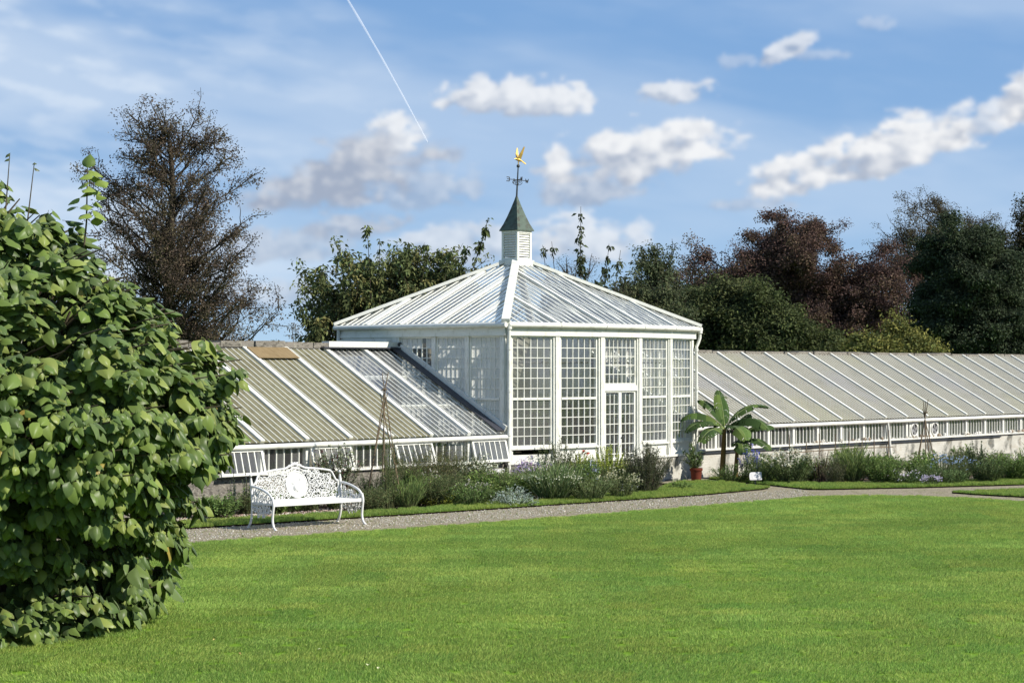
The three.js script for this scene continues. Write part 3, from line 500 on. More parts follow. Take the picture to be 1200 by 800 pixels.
// ---------------------------------------------------------------- cast-iron bench
{
  R = rngOf(12);
  const g = thing('cast_iron_bench', 'white cast-iron bench with pierced scrollwork back and round medallion on the gravel path', 'bench', [-3.26, -0.02, -29.9], THREE.MathUtils.degToRad(42.5));
  const W = 0.83, top = (x) => { const a = Math.abs(x) / W; return a > 0.96 ? 0.69 : a > 0.92 ? lerp(0.75, 0.69, (a - 0.92) / 0.04) : a > 0.86 ? lerp(0.85, 0.75, (a - 0.86) / 0.06) : a > 0.3 ? lerp(0.905, 0.85, Math.pow((a - 0.3) / 0.56, 1.6)) : lerp(0.975, 0.905, sstep(0, 0.3, a)); };
  const backP = (x, y, o = 0) => V(x, y, -0.25 - (y - 0.4) * 0.16 + o);
  const scroll = (gb, P, x, y, r, s, turns = 1.35, th = 0.0082) => { const pts = [], a0 = R() * 6.28, n = 11; for (let k = 0; k <= n; k++) { const t = k / n, rad = r * (1 - 0.8 * t), a = a0 + s * t * turns * 6.28; pts.push(P(x + Math.cos(a) * rad, y + Math.sin(a) * rad, 0.006 * Math.sin(t * 9))); } gb.tube(pts, pts.map((_, k) => th * (1.25 - 0.5 * k / n)), 5); return pts; };
  const leaf = (gb, P, x, y, a, l, w) => { const c = Math.cos(a), s = Math.sin(a), q = (u, v, o) => P(x + c * u - s * v, y + s * u + c * v, o); const A = q(0, 0, 0.004), B = q(l * 0.45, w, 0.004), C = q(l, 0, 0.002), D = q(l * 0.45, -w, 0.004), E = q(l * 0.45, 0, 0.016), F = q(l * 0.45, 0, -0.008); for (const K of [E, F]) gb.tri(A, B, K).tri(B, C, K).tri(C, D, K).tri(D, A, K); };
  const fill = (gb, P, x0, x1, y0, y1, inside, step) => { let row = 0; for (let y = y0; y < y1; y += step * 0.9, row++) for (let x = x0 + (row % 2) * step / 2; x < x1; x += step) { const u = x + rr(-0.012, 0.012), v = y + rr(-0.012, 0.012); if (!inside(u, v)) continue; scroll(gb, P, u, v, step * 0.52, R() < 0.5 ? 1 : -1); for (let k = 0; k < 4; k++) { const a = R() * 6.28; leaf(gb, P, u + Math.cos(a) * step * 0.2, v + Math.sin(a) * step * 0.2, a + rr(-0.8, 0.8), rr(0.035, 0.06), rr(0.008, 0.014)); } } };
  // back: rim, pierced scrollwork, medallion, crest
  const rim = new GB(), line = []; for (let k = 0; k <= 48; k++) { const x = lerp(-W, W, k / 48); line.push(backP(x, top(x))); } rim.tube(line, 0.017, 7); rim.tube([backP(-W, 0.42), backP(W, 0.42)], 0.016, 7); rim.tube([backP(-W, 0.42), backP(-W, 0.69)], 0.015, 7); rim.tube([backP(W, 0.42), backP(W, 0.69)], 0.015, 7);
  const line2 = []; for (let k = 0; k <= 24; k++) { const x = lerp(-0.3, 0.3, k / 24); line2.push(backP(x, top(x) - 0.055)); } rim.tube(line2, 0.009, 5);
  const back = part('backrest', rim.build(), M.ironWhite, g);
  const sc = new GB(); fill(sc, backP, -W + 0.05, W - 0.03, 0.465, 0.93, (x, y) => y < top(x) - 0.035 && Math.hypot(x, (y - 0.655)) > 0.222, 0.085);
  part('scrollwork', sc.build(), M.ironWhite, back);
  const md = new GB(), relief = (x, y) => { const r = Math.hypot(x, y) / 0.2; let h = 0.008 + 0.03 * (fbm(x * 34 + 4, y * 34 + 9, 3) - 0.45); for (const [cx, cy, s] of [[-0.05, 0.06, 0.035], [-0.05, 0.0, 0.045], [0.05, 0.03, 0.04], [0.055, 0.085, 0.026], [0.0, -0.07, 0.06], [-0.06, -0.06, 0.03], [0.07, -0.05, 0.03]]) h += 0.034 * Math.exp(-((x - cx) ** 2 + (y - cy) ** 2) / (s * s)); return h * (1 - sstep(0.9, 1, r)); };
  for (let i = 0; i < 12; i++) for (let k = 0; k < 36; k++) { const p = (ii, kk) => { const r = ii / 12 * 0.2, a = kk / 36 * 6.2832, x = Math.cos(a) * r, y = Math.sin(a) * r; return backP(x, 0.655 + y, relief(x, y)); }; const A = p(i, k), B = p(i + 1, k), C = p(i + 1, k + 1), D = p(i, k + 1); if (i) md.tri(A, B, C).tri(A, C, D); else md.tri(A, B, C); }
  const ring = []; for (let k = 0; k <= 36; k++) { const a = k / 36 * 6.2832; ring.push(backP(Math.cos(a) * 0.205, 0.655 + Math.sin(a) * 0.205, 0.004)); } md.tube(ring, 0.012, 6, false);
  for (let k = 0; k < 36; k++) { const a = k / 36 * 6.2832, b = (k + 1) / 36 * 6.2832; md.tri(backP(0, 0.655, -0.008), backP(Math.cos(b) * 0.2, 0.655 + Math.sin(b) * 0.2, -0.008), backP(Math.cos(a) * 0.2, 0.655 + Math.sin(a) * 0.2, -0.008)); }
  part('medallion', md.build(), M.ironWhite, back, 'round medallion with figures in low relief');
  const cr = new GB(); cr.add(new THREE.SphereGeometry(0.022, 10, 8), new THREE.Matrix4().makeTranslation(0, 0.99, -0.345)); for (const s of [-1, 1]) { leaf(cr, backP, 0, 0.97, s > 0 ? 0.5 : 2.64, 0.09, 0.018); leaf(cr, backP, s * 0.05, 0.95, s > 0 ? 0.2 : 2.94, 0.09, 0.015); }
  part('crest', cr.build(), M.ironWhite, back);
  // seat: front rail and cast slats
  const se = new GB().bar(V(-0.86, 0.37, 0.29), V(0.86, 0.37, 0.29), 0.03, 0.055).bar(V(-0.86, 0.385, -0.25), V(0.86, 0.385, -0.25), 0.03, 0.035);
  const seat = part('seat', se.build(), M.ironWhite, g), slat = boxG(-0.85, 0.85, 0.405, 0.418, -0.022, 0.022);
  for (let k = 0; k < 8; k++) part('slat', slat, M.ironWhite, seat).position.z = -0.2 + k * 0.065;
  // ends: arm, pierced side panel, rear post with ball finial, two legs each
  for (const s of [-1, 1]) {
    const x = s * 0.875, curve = new THREE.CatmullRomCurve3([V(x, 0.66, -0.27), V(x, 0.645, -0.12), V(x, 0.60, 0.08), V(x, 0.535, 0.23), V(x, 0.46, 0.30)]).getPoints(18);
    const arm = part('armrest', new GB().tube(curve, 0.02, 8).build(), M.ironWhite, g);
    const sp = new GB(), sideP = (z, y, o = 0) => V(x + o * s, y, z), armY = (z) => lerp(0.65, 0.50, sstep(-0.25, 0.3, z));
    fill(sp, sideP, -0.22, 0.26, 0.22, 0.62, (z, y) => y < armY(z) - 0.04 && y > 0.2 + Math.abs(z) * 0.25, 0.08);
    sp.bar(V(x, 0.385, -0.26), V(x, 0.385, 0.29), 0.025, 0.03);
    part('side_scrollwork', sp.build(), M.ironWhite, arm);
    part('front_leg', new GB().tube(new THREE.CatmullRomCurve3([V(x, 0.50, 0.285), V(x, 0.40, 0.315), V(x, 0.28, 0.30), V(x, 0.14, 0.29), V(x, 0.05, 0.325), V(x, 0.012, 0.37)]).getPoints(16), [...Array(17).keys()].map((k) => lerp(0.022, 0.018, k / 16)), 8).build(), M.ironWhite, g);
    part('rear_leg', new GB().tube(new THREE.CatmullRomCurve3([V(x, 0.42, -0.26), V(x, 0.25, -0.265), V(x, 0.1, -0.30), V(x, 0.012, -0.36)]).getPoints(12), 0.019, 8).build(), M.ironWhite, g);
    const post = part('rear_post', new GB().tube([V(x, 0.38, -0.255), V(x, 0.66, -0.285), V(x, 0.70, -0.29), V(x, 0.79, -0.30)], [0.02, 0.02, 0.026, 0.014], 8).build(), M.ironWhite, g);
    part('finial', new THREE.SphereGeometry(0.024, 12, 9).translate(x, 0.83, -0.305), M.ironWhite, post);
    for (const [z, q] of [[0.37, 'front'], [-0.36, 'rear']]) part('foot', new THREE.SphereGeometry(0.026, 10, 6).scale(1, 0.6, 1.2).translate(x, 0.012, z), M.ironWhite, g);
  }
}

// ---------------------------------------------------------------- plants of the border
const greenV = (c, k = 0.25) => { const m = 1.42 + rr(-k, k) * 1.5, y = rr(-0.06, 0.06); return [c[0] * m * (1 + y), c[1] * m, c[2] * m * (1 - y)]; };
function blade(gb, p, d, up, l, w) { // small leaf: two folded triangles pairs from p along d
  const s = d.clone().cross(up).normalize(), m = p.clone().addScaledVector(d, l * 0.45), t = p.clone().addScaledVector(d, l).addScaledVector(UPV, -l * 0.12), n = s.clone().cross(d).normalize();
  const a = m.clone().addScaledVector(s, w / 2).addScaledVector(n, w * 0.2), b = m.clone().addScaledVector(s, -w / 2).addScaledVector(n, w * 0.2);
  gb.tri(p, m, a).tri(p, b, m).tri(a, m, t).tri(m, b, t);
}
const rdir = (up = 0) => { const a = R() * 6.2832, z = rr(-1, 1), q = Math.sqrt(1 - z * z); return V(q * Math.cos(a), z + up, q * Math.sin(a)).normalize(); };
function flowerHead(gb, p, s, c, k = 5) { for (let i = 0; i < k; i++) { gb.color(greenV(c, 0.15)); const d = rdir(0.6); blade(gb, p, d, rdir(), s * rr(0.7, 1.2), s * 0.7); } }
function plant(o) { // o: name,label,x,d,h,w,style,leaf colours,...
  R = rngOf(o.seed ?? Math.floor(1000 + o.x * 131 + o.d * 977));
  o.w *= 1.15; o.h *= 1.04;
  const g = thing(o.name, o.label, o.cat ?? 'plant', [o.x, o.y ?? -0.06, -o.d], 0, o.group);
  const st = new GB(), lf = new GB(), fl = new GB(), rx = o.w / 2, L = o.leaf ?? 0.07, lw = o.lw ?? 0.4, n = Math.round((o.n ?? 26) * 1.25);
  const col = () => greenV(pick(o.colors));
  for (let i = 0; i < n; i++) {
    const a = R() * 6.2832, q = Math.sqrt(R()), hx = Math.cos(a) * q, hz = Math.sin(a) * q, dome = o.style === 'mound' ? Math.sqrt(Math.max(0.02, 1 - q * q)) : lerp(1, 0.72, q * q);
    const H = o.h * dome * rr(0.72, 1.06), base = V(hx * rx * 0.35, 0, hz * rx * 0.35), tip = V(hx * rx, H, hz * rx), mid = base.clone().lerp(tip, 0.5).add(V(-hx * rx * 0.12, H * 0.06, -hz * rx * 0.12));
    const pts = new THREE.QuadraticBezierCurve3(base, mid, tip).getPoints(5);
    st.color(greenV(o.stem ?? [0.06, 0.07, 0.03], 0.2)).tube(pts, pts.map((_, k) => lerp(o.sr ?? 0.006, 0.0025, k / 5)), 4, false);
    const cnt = o.per ?? 26;
    for (let k = 0; k < cnt; k++) {
      const t = o.style === 'spire' ? rr(0.1, 1) : rr(0.12, 1), p = new THREE.QuadraticBezierCurve3(base, mid, tip).getPoint(t);
      lf.color(col());
      if (o.style === 'feathery') { p.add(rdir().multiplyScalar(rr(0, 0.09) * (o.spread ?? 1))); blade(lf, p, rdir(0.5), rdir(), L * rr(0.6, 1.3), L * 0.16); }
      else if (o.style === 'grass') { if (k > cnt * 0.3) continue; blade(lf, p, V(hx * 0.5 + rr(-0.4, 0.4), rr(0.6, 1.4), hz * 0.5 + rr(-0.4, 0.4)).normalize(), rdir(), L * rr(1.5, 3), L * 0.14); }
      else if (o.style === 'spire') { const s = (1.1 - t * 0.6); blade(lf, p, rdir(0.25), UPV, L * s * rr(0.7, 1.2), L * lw); }
      else { p.add(rdir().multiplyScalar(rr(0, 0.06))); blade(lf, p, V(hx + rr(-0.8, 0.8), rr(-0.2, 0.8), hz + rr(-0.8, 0.8)).normalize(), UPV, L * rr(0.6, 1.25), L * lw); }
    }
    if (o.flower && R() < (o.fshare ?? 0.6)) {
      if (o.fspike) for (let k = 0; k < 16; k++) { const t = rr(1 - o.fspike, 1.0), p = new THREE.QuadraticBezierCurve3(base, mid, tip).getPoint(t).add(rdir().multiplyScalar(0.022)); flowerHead(fl, p, o.fs ?? 0.03, pick(o.flower), 2); }
      else for (let k = 0; k < (o.fk ?? 3); k++) flowerHead(fl, tip.clone().add(rdir().multiplyScalar(o.fspread ?? 0.05)).setY(tip.y + rr(-0.05, 0.03)), o.fs ?? 0.035, pick(o.flower), 6);
    }
  }
  part('stems', st.build(true), M.vstd, g).userData.kind = 'stuff'; part('foliage', lf.build(true), M.leaf, g).userData.kind = 'stuff'; if (fl.p.length) part('blossoms', fl.build(true), M.leaf, g).userData.kind = 'stuff';
  return g;
}
const border = [
  { name: 'variegated_shrub', label: "variegated cream-edged shrub with dark red leaves beneath, behind the bench", x: -3.22, d: 34.55, h: 1.15, w: 0.94, style:'leafy',n:46,per:34,leaf:.075,lw:.5,colors:[[.13,.17,.09],[.30,.32,.20],[.10,.14,.06],[.08,.03,.03]],cat:'shrub' },
  { name: 'tall_spiky_plant', label: "slender dark flower spike by the open vent, the taller of two", x: -4.63, d: 32.95, h: 0.85, w: 0.21, style:'spire',n:5,per:60,leaf:.07,lw:.25,colors:[[.06,.09,.06],[.04,.05,.06]] },
  { name: 'tall_spiky_plant', label: "slender dark flower spike by the open vent, the shorter of two", x: -4.85, d: 32.69, h: 0.77, w: 0.20, style:'spire',n:5,per:60,leaf:.07,lw:.25,colors:[[.06,.09,.06],[.05,.06,.07]] },
  { name: 'leafy_perennial', label: "low green leafy clump between the big bush and the bench", x: -4.97, d: 31.98, h: 0.39, w: 0.64, style:'leafy',n:30,per:24,leaf:.09,lw:.45,colors:[[.09,.15,.04],[.14,.21,.06]] },
  { name: 'leafy_perennial', label: "loose green clump tucked behind one arm of the bench", x: -4.49, d: 33.11, h: 0.46, w: 0.58, style:'leafy',n:30,per:24,leaf:.08,lw:.45,colors:[[.07,.12,.03],[.12,.18,.05]] },
  { name: 'leafy_perennial', label: "low green plant behind the bench back below the vents", x: -3.94, d: 33.33, h: 0.39, w: 0.61, style:'leafy',n:24,per:22,leaf:.08,lw:.4,colors:[[.07,.12,.03],[.12,.18,.05]] },
  { name: 'climbing_plant', label: "thin climbing plant on the cane wigwam next to the bench", x: -2.22, d: 33.74, h: 1.44, w: 0.52, style:'leafy',n:20,per:22,leaf:.05,lw:.5,colors:[[.10,.14,.05],[.14,.14,.06],[.07,.11,.03]] },
  { name: 'feathery_perennial', label: "dark brown-green feathery perennial below the clear greenhouse panes", x: -1.57, d: 36.42, h: 1.04, w: 1.39, style:'feathery',n:70,per:70,leaf:.07,colors:[[.075,.085,.03],[.10,.09,.04],[.12,.105,.05],[.06,.08,.03]] },
  { name: 'feathery_perennial', label: "feathery grey-green clump right beside the cane wigwam", x: -2.04, d: 34.59, h: 0.97, w: 0.88, style:'feathery',n:50,per:60,leaf:.06,colors:[[.085,.095,.04],[.11,.105,.05],[.06,.08,.03]] },
  { name: 'feathery_perennial', label: "dark feathery clump behind the white-flowered plant", x: -1.01, d: 37.06, h: 0.97, w: 1.01, style:'feathery',n:55,per:60,leaf:.06,colors:[[.06,.085,.03],[.08,.08,.04],[.10,.10,.04]] },
  { name: 'feathery_perennial', label: "low dark clump between bench arm and cane wigwam", x: -2.55, d: 34.16, h: 0.65, w: 0.68, style:'feathery',n:45,per:50,leaf:.06,colors:[[.05,.08,.03],[.06,.075,.03]] },
  { name: 'golden_mound', label: "low golden yellow-green mound at the border edge", x: -1.34, d: 34.59, h: 0.35, w: 0.82, style:'mound',n:70,per:24,leaf:.05,lw:.5,colors:[[.28,.30,.04],[.35,.36,.06],[.20,.24,.04]] },
  { name: 'white_flowered_plant', label: "white-flowered plant beside the pavilion corner pipe", x: -0.64, d: 36.91, h: 0.81, w: 0.74, style:'leafy',n:40,per:24,leaf:.06,lw:.45,colors:[[.08,.12,.04],[.12,.16,.06]],flower:[[.6,.6,.52],[.45,.47,.34]],fshare:.6,fs:.03,fk:4,fspread:.09 },
  { name: 'leafy_perennial', label: "green leafy clump between golden mound and silver plant", x: -0.78, d: 34.16, h: 0.47, w: 0.90, style:'leafy',n:44,per:26,leaf:.07,lw:.4,colors:[[.07,.12,.03],[.11,.16,.05]] },
  { name: 'leafy_perennial', label: "mid-green bushy clump behind the silver plant", x: -0.25, d: 35.95, h: 0.64, w: 0.82, style:'leafy',n:44,per:26,leaf:.065,lw:.4,colors:[[.07,.12,.03],[.10,.15,.05],[.13,.13,.06]] },
  { name: 'silver_plant', label: "low silver-leaved plant at the border edge", x: 0.00, d: 34.16, h: 0.40, w: 0.84, style:'mound',n:60,per:22,leaf:.07,lw:.22,colors:[[.36,.41,.36],[.44,.49,.44],[.22,.29,.22]] },
  { name: 'purple_flowers', label: "purple and white flowers by the pavilion's first window", x: 0.42, d: 38.19, h: 0.71, w: 0.69, style:'leafy',n:34,per:22,leaf:.06,lw:.4,colors:[[.07,.11,.04],[.10,.14,.05]],flower:[[.42,.36,.55],[.6,.56,.62],[.35,.22,.35]],fshare:.9,fs:.03,fk:5,fspread:.08 },
  { name: 'grassy_plant', label: "fine grassy clump with pale seed heads in front of the windows", x: 0.77, d: 35.48, h: 0.68, w: 1.06, style:'grass',n:110,per:40,leaf:.10,colors:[[.07,.12,.04],[.12,.16,.06],[.20,.24,.12]],flower:[[.5,.52,.38],[.6,.6,.5]],fshare:.45,fs:.02,fk:3,fspread:.05 },
  { name: 'rose_bush', label: "dark leafy bush with one red bloom against the pavilion windows", x: 0.99, d: 39.01, h: 1.05, w: 1.10, style:'leafy',n:60,per:34,leaf:.06,lw:.5,colors:[[.05,.085,.03],[.07,.10,.035],[.09,.09,.045]],flower:[[.55,.10,.07]],fshare:.05,fs:.06,fk:2,cat:'shrub' },
  { name: 'yellow_green_spires', label: "shorter clump of yellow-green flower spires beside the rose bush", x: 1.45, d: 38.46, h: 0.84, w: 0.56, style:'spire',n:44,per:110,leaf:.045,lw:.5,colors:[[.30,.33,.06],[.38,.40,.09],[.18,.23,.05]] },
  { name: 'yellow_green_spires', label: "tall clump of yellow-green flower spires in front of the door", x: 2.01, d: 38.46, h: 1.00, w: 0.77, style:'spire',n:60,per:120,leaf:.045,lw:.5,colors:[[.30,.35,.06],[.40,.43,.09],[.18,.24,.05]] },
  { name: 'blue_spike_plant', label: "blue-grey flower spikes between the two yellow-green clumps", x: 1.58, d: 37.41, h: 0.73, w: 0.37, style:'spire',n:16,per:30,leaf:.05,lw:.3,colors:[[.12,.16,.10],[.16,.20,.20]],flower:[[.30,.34,.48],[.40,.44,.55]],fshare:.9,fspike:.55,fs:.03 },
  { name: 'leafy_perennial', label: "broad green clump below the blue-grey spikes", x: 1.48, d: 35.48, h: 0.55, w: 1.03, style:'leafy',n:54,per:28,leaf:.06,lw:.4,colors:[[.08,.12,.04],[.12,.16,.06],[.15,.18,.08]] },
  { name: 'leafy_perennial', label: "pale seed-headed green clump below the tall yellow-green spires", x: 2.09, d: 36.18, h: 0.58, w: 0.76, style:'leafy',n:44,per:26,leaf:.055,lw:.35,colors:[[.10,.13,.05],[.16,.18,.08]],flower:[[.45,.44,.30]],fshare:.5,fs:.025,fk:4,fspread:.07 },
  { name: 'dark_feathery_shrub', label: "dark bronze feathery shrub beside the pavilion steps", x: 2.69, d: 37.67, h: 1.03, w: 0.92, style:'feathery',n:80,per:80,leaf:.07,colors:[[.055,.06,.035],[.075,.065,.045],[.045,.055,.03]],cat:'shrub' },
  { name: 'low_groundcover', label: "low green groundcover between bronze shrub and terracotta pot", x: 3.49, d: 38.73, h: 0.23, w: 0.60, style:'mound',n:40,per:20,leaf:.05,lw:.5,colors:[[.10,.16,.04],[.14,.2,.06]] },
  { name: 'low_groundcover', label: "small pale-flowered groundcover at the foot of the bronze shrub", x: 2.34, d: 37.41, h: 0.24, w: 0.38, style:'mound',n:30,per:16,leaf:.045,lw:.5,colors:[[.10,.15,.05],[.2,.22,.12]],flower:[[.6,.6,.6]],fshare:.3,fs:.02 },
  { name: 'leafy_perennial', label: "low dark clump around the banana stems", x: 4.85, d: 41.35, h: 0.43, w: 1.02, style:'leafy',n:50,per:26,leaf:.06,lw:.4,colors:[[.06,.10,.03],[.09,.13,.04]] },
  { name: 'blue_delphinium', label: "deep blue flower spike beside the banana plant", x: 5.38, d: 41.67, h: 0.81, w: 0.30, style:'spire',n:9,per:24,leaf:.05,lw:.4,colors:[[.07,.11,.04]],flower:[[.10,.11,.42],[.16,.18,.5]],fshare:1,fspike:.5,fs:.04 },
  { name: 'blue_delphinium', label: "darker blue flower spikes close behind the banana stems", x: 5.25, d: 42.31, h: 0.73, w: 0.27, style:'spire',n:8,per:24,leaf:.05,lw:.4,colors:[[.06,.09,.05]],flower:[[.10,.11,.3]],fshare:1,fspike:.45,fs:.035 },
  { name: 'leafy_perennial', label: "green clump behind the small white sign", x: 5.47, d: 41.04, h: 0.41, w: 0.75, style:'leafy',n:40,per:24,leaf:.06,lw:.4,colors:[[.07,.12,.03],[.11,.15,.05]] },
  { name: 'white_flowered_shrub', label: "rounded shrub topped with creamy white flower clusters", x: 6.04, d: 40.74, h: 0.76, w: 1.15, style:'leafy',n:70,per:34,leaf:.06,lw:.5,colors:[[.06,.09,.03],[.08,.11,.04]],flower:[[.5,.48,.38],[.4,.38,.28],[.55,.55,.48]],fshare:.45,fs:.04,fk:4,fspread:.07,cat:'shrub' },
  { name: 'seed_head_stalks', label: "dark bare seed-head stalks in front of the long greenhouse", x: 6.86, d: 41.67, h: 0.87, w: 0.61, style:'spire',n:16,per:18,leaf:.05,lw:.4,colors:[[.07,.06,.04],[.06,.07,.04]],stem:[.05,.035,.025],sr:.01 },
  { name: 'seed_head_stalks', label: "brownish seed-head clump next to the white-flowered shrub", x: 7.00, d: 40.74, h: 0.57, w: 0.59, style:'feathery',n:40,per:40,leaf:.06,colors:[[.07,.08,.04],[.09,.08,.05]] },
  { name: 'grassy_plant', label: "upright pale green iris-like leaves in front of the long greenhouse", x: 7.46, d: 41.04, h: 0.76, w: 0.86, style:'grass',n:80,per:44,leaf:.11,colors:[[.13,.17,.05],[.20,.24,.09],[.08,.12,.04]] },
  { name: 'leafy_perennial', label: "bright green bushy clump next to the iris-like leaves", x: 8.06, d: 40.74, h: 0.70, w: 1.00, style:'leafy',n:64,per:30,leaf:.075,lw:.4,colors:[[.11,.17,.04],[.15,.22,.06],[.07,.11,.03]] },
  { name: 'leafy_perennial', label: "low green clump with pale blooms beside the cane wigwam by the long greenhouse", x: 8.46, d: 40.44, h: 0.35, w: 0.74, style:'leafy',n:44,per:26,leaf:.06,lw:.4,colors:[[.10,.15,.05],[.07,.11,.03]],flower:[[.6,.55,.6]],fshare:.3,fs:.025 },
  { name: 'leafy_perennial', label: "green clump growing under the cane wigwam by the long greenhouse", x: 9.04, d: 40.74, h: 0.48, w: 0.81, style:'leafy',n:50,per:26,leaf:.06,lw:.4,colors:[[.07,.11,.04],[.10,.14,.05]] },
  { name: 'lilac_flowers', label: "small lilac flower clump at the foot of the cane wigwam by the long greenhouse", x: 8.91, d: 39.86, h: 0.31, w: 0.33, style:'leafy',n:18,per:18,leaf:.04,lw:.4,colors:[[.1,.13,.07]],flower:[[.42,.38,.48]],fshare:.9,fs:.025,fk:4 },
  { name: 'light_blue_flowers', label: "pale blue flowers just past the cane wigwam by the long greenhouse", x: 9.55, d: 41.67, h: 0.64, w: 0.45, style:'leafy',n:24,per:24,leaf:.05,lw:.3,colors:[[.08,.12,.05],[.11,.15,.07]],flower:[[.30,.40,.58],[.42,.50,.66]],fshare:.5,fs:.024,fk:3,fspread:.09 },
  { name: 'light_blue_flowers', label: "taller pale blue flowers beside the dark leafy spire", x: 9.98, d: 41.35, h: 0.62, w: 0.49, style:'leafy',n:28,per:24,leaf:.05,lw:.3,colors:[[.08,.12,.05],[.11,.15,.07]],flower:[[.28,.38,.56],[.42,.50,.66]],fshare:.4,fs:.022,fk:3,fspread:.1 },
  { name: 'leafy_perennial', label: "mixed green clump between the two pale blue flower clumps", x: 9.50, d: 40.44, h: 0.40, w: 0.74, style:'leafy',n:46,per:26,leaf:.06,lw:.4,colors:[[.08,.13,.04],[.11,.16,.06]] },
  { name: 'leafy_spire', label: "tall dark leafy spire against the rendered greenhouse wall", x: 10.38, d: 41.67, h: 0.95, w: 0.53, style:'spire',n:14,per:60,leaf:.09,lw:.4,colors:[[.06,.09,.04],[.08,.10,.05]] },
  { name: 'leafy_perennial', label: "dark green clump at the foot of the leafy spire", x: 10.41, d: 41.04, h: 0.56, w: 0.75, style:'leafy',n:50,per:28,leaf:.07,lw:.4,colors:[[.05,.08,.03],[.07,.1,.03]] },
  { name: 'leafy_perennial', label: "large fresh green clump beyond the dark leafy spire", x: 11.18, d: 41.98, h: 0.65, w: 1.07, style:'leafy',n:66,per:30,leaf:.08,lw:.4,colors:[[.10,.16,.04],[.13,.19,.05],[.08,.12,.03]] },
  { name: 'leafy_perennial', label: "farthest green clump along the long greenhouse border", x: 12.15, d: 42.31, h: 0.60, w: 1.15, style:'leafy',n:60,per:28,leaf:.08,lw:.4,colors:[[.09,.14,.04],[.12,.17,.05]] },
  { name: 'silver_plant', label: "low silver-white plant beside the cane wigwam by the long greenhouse", x: 8.95, d: 41.98, h: 0.23, w: 0.50, style:'mound',n:34,per:18,leaf:.05,lw:.25,colors:[[.34,.40,.38],[.42,.48,.46]] },
];
for (const b of border) plant({ group: 'flower border in front of the glasshouses', ...b });

// ---------------------------------------------------------------- cane wigwams, stakes, pot, sign, banana
function wigwam(label, x, d, h, r, n, y, tie, seed) {
  R = rngOf(seed);
  const g = thing('cane_wigwam', label, 'plant support', [x, y, -d], 0, 'cane wigwams in the border');
  for (let k = 0; k < n; k++) {
    const a = k / n * 6.28 + 0.4, b = V(Math.cos(a) * r, -0.1, Math.sin(a) * r * 0.8), t = V(-b.x * 0.14 + rr(-0.03, 0.03), h * rr(0.86, 1.04), -b.z * 0.14), m = b.clone().lerp(t, 0.5).add(V(rr(-0.04, 0.04), 0, rr(-0.04, 0.04)));
    part('cane', new GB().tube(new THREE.QuadraticBezierCurve3(b, m, t).getPoints(6), [0.014, 0.014, 0.013, 0.012, 0.011, 0.01, 0.008], 6).build(), M.cane, g);
  }
  const ring = []; for (let k = 0; k <= 10; k++) { const a = k / 10 * 6.28; ring.push(V(Math.cos(a) * 0.045, h * tie + Math.sin(k) * 0.01, Math.sin(a) * 0.045)); } part('twine', new GB().tube(ring, 0.012, 5).build(), M.cane, g);
}
wigwam('tall wigwam of rough canes in the bed beside the bench', -2.33, 34.2, 2.42, 0.42, 6, -0.07, 0.9, 51);
wigwam('slim wigwam of rough canes in front of the long greenhouse wall', 9.85, 44.7, 2.0, 0.36, 5, -0.2, 0.82, 52);
{
  R = rngOf(53);
  const g = thing('stake_and_wire_support', 'row of thin dark stakes with a rail in front of the long greenhouse', 'plant support', [6.9, -0.1, -44.2], TURN);
  const n = 8; for (let k = 0; k < n; k++) part('stake', new GB().tube([V(-0.6 + k * 0.62, -0.1, 0), V(-0.6 + k * 0.62 + rr(-0.04, 0.04), rr(0.85, 1.1), rr(-0.03, 0.03))], [0.016, 0.012], 6).build(), M.cane, g);
  part('rail', new GB().tube([V(-0.75, 0.62, 0), V(1.5, 0.64, 0.02), V(4.0, 0.62, 0)], 0.012, 6).build(), M.cane, g);
}
{ // terracotta pot with its plant
  const x = 4.12, d = 42.0;
  const g = thing('potted_plant', 'leafy pot plant in a terracotta pot at the end of the pavilion', 'potted plant', [x, -0.05, -d]);
  const prof = [[0, 0], [0.1, 0], [0.105, 0.01], [0.128, 0.25], [0.145, 0.255], [0.147, 0.31], [0.135, 0.315], [0.125, 0.28], [0, 0.28]].map(([a, b]) => new THREE.Vector2(a, b));
  part('pot', new THREE.LatheGeometry(prof, 24), M.terracotta, g);
  R = rngOf(77); const lf = new GB(), st = new GB();
  for (let i = 0; i < 26; i++) { const a = R() * 6.28, q = Math.sqrt(R()), tip = V(Math.cos(a) * q * 0.26 - 0.08, 0.36 + rr(0.05, 0.5) * (1.2 - q * 0.6), Math.sin(a) * q * 0.25), c = new THREE.QuadraticBezierCurve3(V(Math.cos(a) * 0.05, 0.3, Math.sin(a) * 0.05), V(tip.x * 0.4, tip.y * 0.8, tip.z * 0.4), tip); st.color([0.07, 0.09, 0.03]).tube(c.getPoints(4), 0.006, 4, false); for (let k = 0; k < 16; k++) { lf.color(greenV(pick([[0.10, 0.14, 0.05], [0.16, 0.20, 0.08], [0.07, 0.11, 0.04]]))); blade(lf, c.getPoint(rr(0.3, 1)), V(rr(-1, 1), rr(-0.3, 0.7), rr(-1, 1)).normalize(), UPV, rr(0.07, 0.12), 0.045); } }
  part('stems', st.build(true), M.vstd, g).userData.kind = 'stuff'; part('foliage', lf.build(true), M.leaf, g).userData.kind = 'stuff';
}
